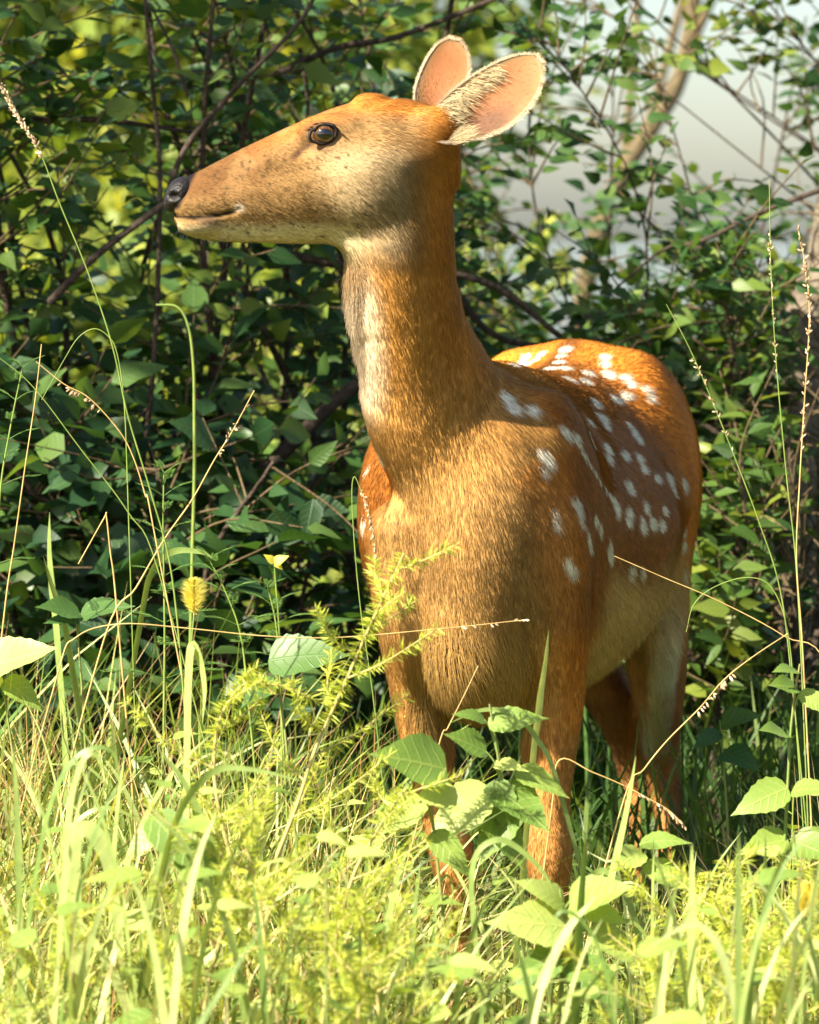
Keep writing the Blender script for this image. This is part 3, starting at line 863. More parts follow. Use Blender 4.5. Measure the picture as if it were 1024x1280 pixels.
    f = mixc(f, (.24, .125, .05), smooth01(16, 5, np.hypot((px - 358) * .6, py - 206)) * .5)
    f = mixc(f, (.26, .15, .06), smooth01(.25, .8, wob(p, 55, 71) + .5 * w3) * smooth01(470, 380, px) * smooth01(285, 265, py) * .5)
    f = mixc(f, (.05, .03, .018), smooth01(2.6, 1.4, FRECK(px, py)) * .85)
    f = mixc(f, (.17, .10, .05), smooth01(22, 8, np.hypot((px - 526) * 1.0, (py - 160) * .8)) * .55)
    f = mixc(f, (.70, .60, .46), .7 * smooth01(7, 3, np.hypot((px - 300) * .8, py - 260)))     # white corner of the mouth
    ml = np.abs(py - mouth_row(px) - 1.0)
    f = mixc(f, (.015, .010, .008), smooth01(3.6, 1.8, ml) * smooth01(300, 290, px))
    f = mixc(f, (.12, .075, .05), smooth01(9, 3, np.hypot((px - 263) * .45, py - 276)) * .7)
    nose = smooth01(237, 229, px + .45 * (py - 245)) * smooth01(266, 259, py)
    f = mixc(f, (.012, .010, .011), nose)
    c = mixc(c, f * .90, hw)
    ln = ln * (1 - hw) + hw * (.0055 + .004 * smooth01(430, 500, px))
    ln = np.where((nose * hw > .3) | ((ml < 3) & (px < 297) & (hw > .5)) | (np.hypot(px - 407, (py - 169) * 1.15) < 17) & (hw > .5), 0, ln)
    # hooves
    c = np.where((z < .035)[:, None], np.array([.03, .025, .02]), c)
    ln = np.where(z < .05, 0, ln)
    # white spots
    m = (s > -.12) & (z > .55) & (hw < .3)
    i = np.where(m)[0]
    sp = np.zeros(len(i))
    ds = s[i][:, None]; dl = al[i][:, None]; dz = z[i][:, None]
    jag = .22 * w3[i] + .12 * w2[i]
    for q in SPOTS:
        rx = 1.12 * np.where(q[0] > .5, .0100, np.where(q[0] < .12, .010, np.where(q[2] < .70, .0115, .0150))) * q[3]
        rt = 1.12 * np.where(q[0] > .5, .0064, .0072) * q[3]
        dd = np.sqrt(((s[i] - q[0]) / rx) ** 2 + ((l[i] - q[1]) ** 2 + (z[i] - q[2]) ** 2) / rt ** 2)
        sp = np.maximum(sp, smooth01(1.30, .65, dd + jag * 1.3))
    full = np.zeros(N); full[i] = sp
    c = mixc(c, (.90, .77, .56), full * .95)
    c = c * (1 + .10 * w2 + .07 * w3)[:, None]
    return np.clip(c, .004, .9), ln

def mesh_normals(V, F):
    a = np.cross(V[F[:, 2]] - V[F[:, 0]], V[F[:, 3]] - V[F[:, 1]])
    n = np.zeros_like(V)
    for k in range(4):
        np.add.at(n, F[:, k], a)
    return nrm(n)

DN = mesh_normals(DV, DF)
DC, DL = coat(DV, DN)

def fur_mat(name, rough=.55, spec=.25, use_n=True, trans=0.0):
    m, nt, out = new_mat(name)
    N, L = nt.nodes, nt.links
    a = N.new('ShaderNodeAttribute'); a.attribute_name = 'coat'
    b = N.new('ShaderNodeBsdfPrincipled'); b.inputs['Roughness'].default_value = rough; b.inputs['Specular IOR Level'].default_value = spec
    L.new(a.outputs['Color'], b.inputs['Base Color'])
    if use_n:
        n = N.new('ShaderNodeAttribute'); n.attribute_name = 'nrm'
        L.new(n.outputs['Vector'], b.inputs['Normal'])
    if trans:
        t = N.new('ShaderNodeBsdfTranslucent'); L.new(a.outputs['Color'], t.inputs['Color'])
        ms = N.new('ShaderNodeMixShader'); ms.inputs['Fac'].default_value = trans
        L.new(b.outputs['BSDF'], ms.inputs[1]); L.new(t.outputs['BSDF'], ms.inputs[2]); L.new(ms.outputs[0], out.inputs['Surface'])
    else:
        L.new(b.outputs['BSDF'], out.inputs['Surface'])
    return m

M_SKIN = fur_mat('deer_coat', .8, .05, False)
M_FUR = fur_mat('deer_hair', .6, .10, True)
M_EAR = fur_mat('deer_ear_skin', .65, .15, False, .35)
link('body', mesh_np('deer_body', DV, DF, M_SKIN, attrs={'coat': ('FLOAT_COLOR', DC)}), DEER)

# ---- ears: a cupped leaf-shaped shell with thickness
def ear(base, tip, face, prof_a, prof_b, cup, roll):
    """prof_a / prof_b: half widths on either side along the ear; face: where the hollow looks"""
    nt_, nw = 26, 18
    base, tip, face = map(lambda q: np.asarray(q, float), (base, tip, face))
    ax = tip - base; L = np.linalg.norm(ax); ax /= L
    face = nrm(face - ax * (face @ ax)); sd = np.cross(ax, face)
    t = np.linspace(0, 1, nt_)
    a = np.interp(t, prof_a[0], prof_a[1]); b = np.interp(t, prof_b[0], prof_b[1])
    for _ in range(3):
        a[1:-1] = (a[:-2] + 2 * a[1:-1] + a[2:]) / 4; b[1:-1] = (b[:-2] + 2 * b[1:-1] + b[2:]) / 4
    w = np.linspace(-1, 1, nw)
    V = np.zeros((nt_, nw, 3))
    for i in range(nt_):
        half = np.where(w > 0, a[i], b[i])
        depth = (a[i] + b[i]) * (cup * (1 - t[i] * .75) + roll * (1 - t[i]) ** 4)
        V[i] = base + ax * (t[i] * L) + sd * (w * half)[:, None] - face * (depth * (np.cos(w * np.pi / 2)) ** 1.0)[:, None] + face * ((a[i] + b[i]) * .05 * np.abs(w) ** 3)[:, None]
    V[:, :, :] -= face * (.012 * np.sin(t * np.pi))[:, None, None]
    i, j = np.meshgrid(np.arange(nt_ - 1), np.arange(nw - 1), indexing='ij')
    F = np.stack([i * nw + j, (i + 1) * nw + j, (i + 1) * nw + j + 1, i * nw + j + 1], -1).reshape(-1, 4)
    Vf = V.reshape(-1, 3)
    nn = mesh_normals(Vf, F)
    if (nn[len(nn) // 2 - nw // 2] @ face) < 0:
        nn = -nn; F = F[:, ::-1]
    th = (.0035 * (1 - .55 * np.repeat(t, nw)) * np.tile(np.clip(1.15 - np.abs(w) ** 6, .15, 1), nt_))[:, None]
    n0 = len(Vf)
    VV = np.vstack([Vf, Vf - nn * th])
    rim = [i * nw for i in range(nt_)] + [(nt_ - 1) * nw + j for j in range(1, nw)] + [i * nw + nw - 1 for i in range(nt_ - 2, -1, -1)]
    R = np.array([[rim[q], rim[q + 1], rim[q + 1] + n0, rim[q] + n0] for q in range(len(rim) - 1)])
    FF = np.vstack([F, F[:, ::-1] + n0, R[:, ::-1]])
    tt = np.repeat(t, nw); ww = np.tile(w, nt_)
    return VV, FF, tt, ww, nn, ax, sd, face

HAIR_P, HAIR_D, HAIR_N, HAIR_C, HAIR_L, HAIR_R = [], [], [], [], [], []
def add_hair(p, d, n, c, ln, r=.00028):
    HAIR_P.append(p); HAIR_D.append(d); HAIR_N.append(n); HAIR_C.append(c); HAIR_L.append(ln); HAIR_R.append(np.full(len(p), r) if np.isscalar(r) else r)

def make_ear(base, tip, face, pa, pb, cup, roll, near):
    VV, FF, tt, ww, nn, ax, sd, face = ear(base, tip, face, pa, pb, cup, roll)
    n0 = len(tt)
    pts = VV[:n0]
    w2 = wob(pts, 60, 11)
    inn = np.tile(np.array([.38, .160, .066]), (n0, 1))
    edge = smooth01(.55, .95, np.abs(ww) + .1 * w2) 
    inn = mixc(inn, (.30, .20, .09), edge * .8)
    inn = mixc(inn, (.50, .27, .12), smooth01(.75, 1.0, tt) * .6)
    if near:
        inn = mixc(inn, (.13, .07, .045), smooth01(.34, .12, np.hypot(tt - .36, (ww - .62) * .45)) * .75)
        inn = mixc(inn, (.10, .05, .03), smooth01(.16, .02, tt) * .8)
    outc = np.tile(np.array([.30, .18, .085]), (n0, 1))
    outc = mixc(outc, (.055, .04, .03), smooth01(.75, .3, tt) * .75)
    rimm = smooth01(.93, .995, np.abs(ww)) + smooth01(.975, 1, tt)
    inn = mixc(inn, (.52, .40, .25), np.clip(rimm, 0, 1) * .85); outc = mixc(outc, (.62, .5, .34), np.clip(rimm, 0, 1))
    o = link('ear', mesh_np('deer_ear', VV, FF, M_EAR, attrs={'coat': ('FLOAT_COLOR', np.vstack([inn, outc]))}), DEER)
    # ear hairs: short ones over both faces, long cream ones rooted along the inner base and front edge, a fringe on the rim
    g = np.random.default_rng(31 + near)
    NW = 18
    def bil(idx):
        i, j = np.minimum(idx // NW, 24), np.minimum(idx % NW, NW - 2)
        a, b = g.random((len(idx), 1)), g.random((len(idx), 1))
        q = i * NW + j
        return lambda A: (A[q] * (1 - a) + A[q + NW] * a) * (1 - b) + (A[q + 1] * (1 - a) + A[q + NW + 1] * a) * b
    def rimlerp(idx):
        i, j = idx // NW, idx % NW
        top = i >= 25
        q2 = np.where(top, i * NW + np.minimum(j + 1, NW - 1), np.minimum(i + 1, 25) * NW + j)
        a = g.random((len(idx), 1))
        return pts[idx] * (1 - a) + pts[q2] * a
    idx = g.integers(0, n0, 5200); jit = g.normal(0, .0008, (len(idx), 3)); L1 = bil(idx)
    add_hair(L1(pts) + jit * .3, nrm(ax * .9 + sd * (ww[idx] * .5)[:, None] + nn[idx] * .35 + g.normal(0, .18, (len(idx), 3))), nn[idx], inn[idx] * g.uniform(.8, 1.25, (len(idx), 1)), g.uniform(.003, .006, len(idx)), .00016)
    idx = g.integers(0, n0, 4200); jit = g.normal(0, .0008, (len(idx), 3)); L1 = bil(idx)
    add_hair(L1(VV[n0:]) + jit * .3, nrm(ax * .9 - nn[idx] * .35 + g.normal(0, .18, (len(idx), 3))), -nn[idx], outc[idx] * g.uniform(.8, 1.25, (len(idx), 1)), g.uniform(.003, .006, len(idx)), .00016)
    r = np.where((np.abs(ww) > .97) | (tt > .985))[0]
    idx = g.choice(r, 3400); jit = g.normal(0, .0012, (len(idx), 3))
    add_hair(rimlerp(idx) + jit * .5, nrm(ax * .55 + sd * (np.sign(ww[idx]) * .9)[:, None] + nn[idx] * .2 + g.normal(0, .22, (len(idx), 3))), nn[idx], np.array([.68, .54, .36]) * g.uniform(.75, 1.15, (len(idx), 1)), g.uniform(.0015, .0045, len(idx)), .00013)
    if near:
        r = np.where((ww < -.42) & (ww > -.99) & (tt > .10) & (tt < .72))[0]
        r = np.repeat(r, np.clip(((-ww[r] - .35) * 9), 1, 6).astype(int))
        idx = g.choice(r, 620); jit = g.normal(0, .0025, (len(idx), 3)); jit -= nn[idx] * (jit * nn[idx]).sum(1)[:, None]
        cl = wob(pts[idx], 200, 5)
        add_hair(pts[idx] + jit, nrm(ax * (.55 + .3 * cl)[:, None] + sd * .75 + face * .50 + g.normal(0, .14, (len(idx), 3))), np.tile(face, (len(idx), 1)), np.array([.62, .48, .26]) * g.uniform(.7, 1.1, (len(idx), 1)), g.uniform(.006, .032, len(idx)) * (1.1 - tt[idx] * .6), .00024)
        r = np.where((tt > .04) & (tt < .24))[0]
        idx = g.choice(r, 420); jit = g.normal(0, .002, (len(idx), 3))
        add_hair(pts[idx] + jit, nrm(ax * .9 + sd * .25 + face * .5 + g.normal(0, .16, (len(idx), 3))), np.tile(face, (len(idx), 1)), np.array([.62, .48, .26]) * g.uniform(.7, 1.1, (len(idx), 1)), g.uniform(.012, .026, len(idx)), .00026)

make_ear(H(540, 170, .050), H(673, 76, .050), (-.32, -1, .30),
         ([0, .12, .3, .5, .7, .85, .95, 1], [.010, .023, .035, .041, .039, .030, .019, .004]), ([0, .12, .3, .5, .7, .85, .95, 1], [.012, .024, .032, .034, .030, .0225, .0145, .004]), .06, .30, True)
make_ear(H(533, 146, -.040), H(569, 46, -.052), (-.45, -1, .05),
         ([0, .12, .3, .5, .7, .85, .95, 1], [.010, .018, .025, .028, .0265, .021, .014, .005]), ([0, .12, .3, .5, .7, .85, .95, 1], [.010, .020, .028, .030, .027, .021, .014, .005]), .15, .3, False)

# ---- eyes, lids, nose
def ball(c, r, n=24, m=14):
    th = np.linspace(0, np.pi, m); ph = np.linspace(0, 2 * np.pi, n, endpoint=False)
    T, Q = np.meshgrid(th, ph, indexing='ij')
    V = np.stack([np.sin(T) * np.cos(Q), np.cos(T), np.sin(T) * np.sin(Q)], -1).reshape(-1, 3) * np.asarray(r) + np.asarray(c)
    i, j = np.meshgrid(np.arange(m - 1), np.arange(n), indexing='ij')
    F = np.stack([i * n + j, i * n + (j + 1) % n, (i + 1) * n + (j + 1) % n, (i + 1) * n + j], -1).reshape(-1, 4)
    return V, F

def eye_mat():
    m, nt, out = new_mat('deer_eye')
    N, L = nt.nodes, nt.links
    tc = N.new('ShaderNodeTexCoord'); sp = N.new('ShaderNodeSeparateXYZ')
    L.new(tc.outputs['Generated'], sp.inputs[0])
    def m_(op, a, b=None, v=None):
        k = N.new('ShaderNodeMath'); k.operation = op
        L.new(a, k.inputs[0])
        if b is not None: L.new(b, k.inputs[1])
        if v is not None: k.inputs[1].default_value = v
        return k.outputs[0]
    dx = m_('MULTIPLY', m_('SUBTRACT', sp.outputs['X'], v=.5), v=.80); dz = m_('SUBTRACT', sp.outputs['Z'], v=.5)
    r = m_('SQRT', m_('ADD', m_('MULTIPLY', dx, dx), m_('MULTIPLY', dz, dz)))
    cr = N.new('ShaderNodeValToRGB'); e = cr.color_ramp.elements
    e[0].position = .22; e[0].color = (.004, .003, .003, 1); e[1].position = .40; e[1].color = (.02, .011, .006, 1)
    k = e.new(.27); k.color = (.07, .03, .008, 1); k = e.new(.35); k.color = (.15, .07, .015, 1)
    L.new(r, cr.inputs[0])
    b = N.new('ShaderNodeBsdfPrincipled'); b.inputs['Roughness'].default_value = .06; b.inputs['Coat Weight'].default_value = 1.0; b.inputs['Coat Roughness'].default_value = .02
    L.new(cr.outputs[0], b.inputs['Base Color']); L.new(b.outputs[0], out.inputs[0])
    return m
M_EYE = eye_mat()
M_DARK = principled('deer_dark_skin', (.014, .010, .008), .6, .2, (.028, .019, .014), .15, 160)
M_NOSE = principled('deer_nose_skin', (.009, .008, .008), .42, .25, (.018, .014, .013), .25, 260)
M_HORN = principled('deer_hoof_horn', (.035, .028, .022), .45, .4, (.06, .05, .04), .2, 90)
for s in (1, -1):
    V, F = ball(H(407, 169, s * .0520), (.0138, .0128, .0112))
    e = link('eye', mesh_np('deer_eye_mesh', V, F, M_EYE), DEER)
    a = np.linspace(0, 2 * np.pi, 33)
    c = H(407, 169, s * .0515)
    off = .0075 + .0020 * np.cos(a * 2) - .0015 * np.cos(a)
    ring = np.stack([c[0] + .0132 * np.cos(a) - .003 * (np.cos(a) < -.8), np.full(33, c[1]) - s * off, c[2] + .0105 * np.sin(a) - .0025 * np.cos(a) * -1], 1)
    V, F, cap = tube(ring, np.full(33, .0019), 7)
    link('eyelid', mesh_np('deer_eyelid', V, F, M_DARK), e)
    # lashes
    g = np.random.default_rng(5)
    n = 90
    aa = g.uniform(.25, 2.9, n)
    ro = np.stack([c[0] + .0150 * np.cos(aa), np.full(n, c[1] - s * .0095), c[2] + .0122 * np.sin(aa)], 1)
    add_hair(ro, nrm(np.stack([np.cos(aa) * .8 - .35, np.full(n, -.75 * s), np.full(n, .05)], 1) + g.normal(0, .1, (n, 3))), np.tile([0, -s, 0], (n, 1)), np.full((n, 3), .012), g.uniform(.005, .009, n), .00022)

def nose_mesh():
    V, F = ball((0, 0, 0), (1, 1, 1), 36, 24)
    c = H(224, 243)
    r = np.array([.0188, .0250, .0200])
    Q = V * r
    # flatten the front, tilt with the profile, carve the two nostrils
    Q[:, 0] = np.where(Q[:, 0] < -.011, -.011 + (Q[:, 0] + .011) * .55, Q[:, 0])
    Q[:, 0] -= Q[:, 2] * -.30
    for s in (1, -1):
        nc = np.array([-.0035, -s * .0205, -.002])
        d = np.linalg.norm((Q - nc) / np.array([.0085, .007, .0062]), axis=1)
        Q[:, 1] += s * .008 * smooth01(1.1, .3, d)
        Q[:, 0] += .002 * smooth01(1.1, .3, d)
    return Q + c, F
V, F = nose_mesh()
link('nose', mesh_np('deer_nose', V, F, M_NOSE), DEER)
for x, y in ((.167, -.048), (.062, -.043), (.346, .712), (.308, .762)):
    mb = MB()
    for s in (-1, 1):
        pts = np.array([[x + s * .010, y + .004, .048], [x + s * .011, y - .008, .028], [x + s * .012, y - .020, .010], [x + s * .011, y - .030, .001]])
        mb.tube(catmull(pts, 4), np.interp(np.linspace(0, 1, 13), [0, .5, 1], [.011, .0135, .006]), 8)
    link('hoof', mb.mesh('deer_hoof', M_HORN), DEER)

# ---- the fur
BONES = []
def bone(a, b, w=1.0, d=None):
    a = np.asarray(a, float); b = np.asarray(b, float)
    BONES.append((a, b, nrm(b - a) if d is None else nrm(np.asarray(d, float)), w))
bone(H(215, 250), H(400, 215), 1, (1, 0, -.05)); bone(H(400, 200), H(500, 180), 1, (1, 0, -.20)); bone(H(430, 270), H(500, 250), 1, (.8, 0, -.6))
bone(P(500, 250, -.09), P(505, 380, -.06), 1, (.05, 0, -1)); bone(P(505, 380, -.06), P(540, 500, .0), 1, (.12, .1, -1))
bone(P(540, 500, 0), P(590, 640, 0), 1, (.3, .15, -1)); bone(B(-.1, 0, .70), B(-.08, 0, .58), 1, (.18, .0, -1)); bone(B(-.06, .03, .56), B(.02, .03, .50), 1, (.35, .3, -1))
bone(B(.05, -.08, .78), B(.05, -.08, .56), 1, (-.05, .3, -1)); bone(B(.04, .09, .75), B(.04, .09, .55), 1, (.45, .5, -.8))
for s in (-.1, .1):
    bone(B(.15, s, .74), B(.60, s, .76), 1, (BA[0] * .9 + s * 1.2, BA[1] * .9, -.45)); bone(B(.15, s, .55), B(.5, s, .52), 1, (BA[0] * .9, BA[1] * .9, -.55))
bone(B(.15, 0, .85), B(.62, 0, .87), 1, (*BA, -.05))
bone(B(.68, .1, .8), B(.68, .1, .5), 1, (.1, .3, -1)); bone(B(.68, -.1, .8), B(.68, -.1, .5), 1, (-.1, .3, -1))
for a, b in (((.163, -.03, .55), (.165, -.02, .05)), ((.0, .01, .55), (.06, -.02, .05)), ((.315, .62, .55), (.342, .77, .28)), ((.344, .77, .28), (.346, .72, .03)), ((.2, .66, .55), (.303, .82, .28)), ((.305, .82, .28), (.307, .77, .03))):
    bone(a, b, 1)

def flow(p):
    acc = np.zeros_like(p)
    for a, b, d, w in BONES:
        ab = b - a
        h = np.clip(((p - a) @ ab) / (ab @ ab), 0, 1)
        q = np.linalg.norm(p - a - h[:, None] * ab, axis=1)
        acc += (w / (q + .012) ** 5)[:, None] * d * 1e-8
    return nrm(acc)

def sample_fur(n, g):
    tri = np.vstack([DF[:, [0, 1, 2]], DF[:, [0, 2, 3]]])
    A = np.linalg.norm(np.cross(DV[tri[:, 1]] - DV[tri[:, 0]], DV[tri[:, 2]] - DV[tri[:, 0]]), axis=1)
    cen = DV[tri].mean(1)
    px, py, hy = head_local(cen)
    dens = 1 + 1.8 * ((cen[:, 2] > .97) & (cen[:, 0] < .06) & (cen[:, 1] < .05))
    nn = DN[tri[:, 0]]
    dens = dens * np.where(nn[:, 1] > .35, .30, 1.0) * np.where(cen[:, 2] < .22, .3, 1)
    w = A * dens; w = np.cumsum(w); w /= w[-1]
    t = np.searchsorted(w, g.random(n))
    r1, r2 = np.sqrt(g.random(n)), g.random(n)
    bc = np.stack([1 - r1, r1 * (1 - r2), r1 * r2], 1)
    p = np.einsum('nk,nkd->nd', bc, DV[tri[t]]); nm = nrm(np.einsum('nk,nkd->nd', bc, DN[tri[t]]))
    return p, nm

g = np.random.default_rng(3)
p, nm = sample_fur(FUR_COUNT, g)
c, ln = coat(p, nm)
k = ln > .001
p, nm, c, ln = p[k], nm[k], c[k], ln[k]
fl = flow(p)
sw = np.stack([wob(p, 30, 21), wob(p, 30, 22), wob(p, 30, 23)], 1) * .16 + np.stack([wob(p, 90, 24), wob(p, 90, 25), wob(p, 90, 26)], 1) * .10
fl = fl + sw + g.normal(0, .13, p.shape)
fl = nrm(fl - nm * (fl * nm).sum(1)[:, None])
lift = np.clip(.24 + .08 * g.normal(size=len(p)) + .12 * (ln > .02), .1, .8)
add_hair(p, nrm(fl * np.cos(lift)[:, None] + nm * np.sin(lift)[:, None]), nm, np.clip(c * (g.uniform(.62, 1.30, (len(p), 1)) + .12 * wob(p, 320, 41)[:, None]), 0, .9), ln * g.uniform(.65, 1.25, len(p)), np.where(ln < .008, .00019, np.where(ln > .02, .00034, .00027)))
# whiskers on the chin and lips
n = 22
wp = np.array([H(g.uniform(222, 290), g.uniform(284, 299), .012 * g.choice([-1, 1]) + .006) for _ in range(n)])
add_hair(wp, nrm(np.stack([g.uniform(-.7, .1, n), g.uniform(-.8, .5, n), np.full(n, -1.0)], 1)), np.tile([0, -1., 0], (n, 1)), np.full((n, 3), .12), g.uniform(.01, .024, n), .00008)

def fur_object(name, parent):
    p = np.vstack(HAIR_P); d = np.vstack(HAIR_D); nn = np.vstack(HAIR_N); c = np.vstack(HAIR_C); ln = np.concatenate(HAIR_L); r = np.concatenate(HAIR_R)
    n = len(p)
    cu = bpy.data.hair_curves.new(name)
    K = 4
    cu.add_curves([K] * n)
    t = np.linspace(0, 1, K)
    bend = -nn * .10 + np.array([0, 0, -.10])
    pts = p[:, None, :] - nn[:, None, :] * .0006 + ln[:, None, None] * (d[:, None, :] * t[None, :, None] + bend[:, None, :] * (t ** 2)[None, :, None])
    cu.points.foreach_set('position', pts.astype(np.float32).ravel())
    rad = (r[:, None] * (1.0 - .82 * t[None, :] ** 1.5)).astype(np.float32)
    a = cu.attributes.get('radius') or cu.attributes.new('radius', 'FLOAT', 'POINT')
    a.data.foreach_set('value', rad.ravel())
    a = cu.attributes.new('coat', 'FLOAT_COLOR', 'CURVE')
    a.data.foreach_set('color', np.concatenate([c, np.ones((n, 1))], 1).astype(np.float32).ravel())
    a = cu.attributes.new('nrm', 'FLOAT_VECTOR', 'CURVE')
    a.data.foreach_set('vector', nrm(nn + d * .25).astype(np.float32).ravel())
    cu.materials.append(M_FUR)
    o = link('fur', cu, parent)
    o['kind'] = 'stuff'
    return o
fur_object('fur', DEER)
finish_shrubs(230)
# ================================================================ grass
GRASS_COLS = ((.065, .130, .020), (.26, .32, .050), (.66, .66, .22))
M_GRASS = leaf_mat('grass_blades', *GRASS_COLS, trans=.42, rough=.40, source='attr')
M_PALEGRASS = leaf_mat('grass_pale_blades', (.10, .19, .04), (.30, .39, .10), (.68, .72, .34), trans=.40, rough=.40, source='attr')
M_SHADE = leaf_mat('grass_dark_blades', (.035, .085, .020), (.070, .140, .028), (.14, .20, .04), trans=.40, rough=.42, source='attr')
M_BLADE = leaf_mat('grass_wide_blade', (.16, .25, .06), (.34, .42, .13), (.62, .66, .32), trans=.40, rough=.42, source='obj')
M_STRAW = leaf_mat('straw', (.20, .09, .04), (.42, .26, .10), (.68, .52, .28), trans=.15, rough=.5, source='attr')

def blades(base, h, w, lean, az, tw, rnd, nseg=6):
    """curved tapering ribbons, folded along the middle of their length"""
    n = len(base)
    t = np.linspace(0, 1, nseg + 1)
    d = np.stack([np.cos(az), np.sin(az), np.zeros(n)], 1)
    out = lean[:, None] * (t[None] ** 1.9)
    up = t[None] * np.sqrt(np.clip(1 - (lean[:, None] * t[None] ** 1.1 * .75) ** 2, .05, 1)) - .45 * np.clip(lean[:, None] - .55, 0, 1) * t[None] ** 3
    c = base[:, None] + h[:, None, None] * (d[:, None] * out[..., None] + np.array([0, 0, 1.])[None, None] * up[..., None])
    a2 = az + np.pi / 2 + tw
    s = np.stack([np.cos(a2), np.sin(a2), np.zeros(n)], 1)
    ww = w[:, None] * np.interp(t, [0, .15, .5, .8, 1], [.55, .9, 1, .62, .04])[None]
    Lf = c - s[:, None] * ww[..., None]; Rt = c + s[:, None] * ww[..., None]
    V = np.stack([Lf, Rt], 2).reshape(-1, 3)
    k = 2 * (nseg + 1)
    i = np.arange(nseg)
    F = np.stack([2 * i, 2 * i + 1, 2 * i + 3, 2 * i + 2], 1)
    F = (F[None] + (np.arange(n) * k)[:, None, None]).reshape(-1, 4)
    return V, F, np.repeat(rnd, k)

def field(n, y0, y1, seed, hfun, margin=.3, tuft=.05):
    g = np.random.default_rng(seed)
    y = g.uniform(y0, y1, n * 2)
    keep = g.random(n * 2) < (y + CAM_D + 1) / (y1 + CAM_D + 1)
    y = y[keep][:n]; n = len(y)
    half = .1035 * (y + CAM_D) + margin
    x = g.uniform(-1, 1, n) * half
    k = max(n // 12, 1)
    c = g.integers(0, k, n)
    x = np.where(g.random(n) < .55, x[c] + g.normal(0, tuft, n), x); y = np.where(np.abs(x - x[c]) < tuft * 4, y[c] + g.normal(0, tuft, n), y)
    h = hfun(x, y, g)
    return g, np.stack([x, y, ground_z(x, y) - .01], 1), h
def put_grass(name, label, n, y0, y1, seed, hfun, mat, wr, lean, margin=.3):
    g, b, h = field(n, y0, y1, seed, hfun, margin)
    m = len(h)
    V, F, r = blades(b, h, g.uniform(*wr, m) * (.6 + .8 * g.random(m)), np.clip(np.abs(g.normal(lean, .25, m)), .05, 1.0), g.uniform(0, 6.283, m), g.normal(0, .7, m), g.random(m))
    o = link(name, mesh_np(name, V, F, mat, attrs={'rnd': ('FLOAT', r)}))
    tag(o, label, 'grass', kind='stuff')
def h_front(x, y, g):
    px, _ = proj(np.stack([x, y, 0 * x], 1))
    top = np.interp(px, [-100, 60, 200, 330, 480, 560, 680, 760, 880, 1000, 1130], [.54, .52, .51, .49, .43, .31, .27, .28, .31, .36, .38])
    top = top - .05 * np.clip(-y, 0, 2)
    return np.clip(top * g.uniform(.45, 1.12, len(x)), .08, .7)
put_grass('grass', 'bright sunlit tangle of fine green and yellow grass in front of the deer', 6500, -1.75, .55, 101, h_front, M_GRASS, (.0008, .0022), .55)
put_grass('broad_grass', 'pale broad-bladed grass criss-crossing through the sunlit tangle', 3300, -1.6, .45, 105, lambda x, y, g: h_front(x, y, g) * g.uniform(.7, 1.05, len(x)), M_PALEGRASS, (.0026, .0056), .80)
put_grass('dry_grass', 'thin straw-coloured dry grass stems among the green blades', 3600, -1.6, .5, 102, lambda x, y, g: h_front(x, y, g) * 1.02, M_STRAW, (.0006, .0013), .5)
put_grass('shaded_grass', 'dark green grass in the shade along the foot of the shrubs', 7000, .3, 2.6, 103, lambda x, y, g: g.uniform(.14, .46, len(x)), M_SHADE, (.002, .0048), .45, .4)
put_grass('meadow_grass', 'yellow-green meadow grass of the clearing behind the shrubs', 9000, 3.2, 13, 104, lambda x, y, g: g.uniform(.15, .5, len(x)), M_GRASS, (.004, .010), .4, .6)

# ---------------------------------------------------------------- single blades of grass and stalks
def ribbon(c, w, face=(0, -1, .35), fold=.12):
    c = np.asarray(c, float); t = nrm(np.gradient(c, axis=0)); face = np.asarray(face, float)
    s = nrm(np.cross(t, face)); nn = np.cross(s, t)
    w = np.asarray(w)[:, None]
    V = np.stack([c - s * w + nn * w * fold, c, c + s * w + nn * w * fold], 1).reshape(-1, 3)
    n = len(c)
    uv = np.stack([np.tile([0, .5, 1], n), np.repeat(np.linspace(0, 1, n), 3)], 1)
    F = []
    for i in range(n - 1):
        a = 3 * i
        F += [(a, a + 1, a + 4, a + 3), (a + 1, a + 2, a + 5, a + 4)]
    return V, np.array(F), uv
def to_ground(pts):
    """carry a stalk's last point on down to the soil"""
    pts = [np.asarray(p, float) for p in pts]
    p, d = pts[-1], pts[-1] - pts[-2]
    d = d / max(np.linalg.norm(d), 1e-6)
    if p[2] > .03:
        k = min(max(d[0] / max(-d[2], .5), -.35), .35)
        pts += [np.array([p[0] + k * p[2] * .35, p[1], p[2] * .5]), np.array([p[0] + k * p[2] * .5, p[1], -.01])]
    return pts
def px_path(Y, pts, dy=0.0):
    n = len(pts)
    return [P(a, b, Y + dy * i / max(n - 1, 1)) for i, (a, b) in enumerate(pts)]

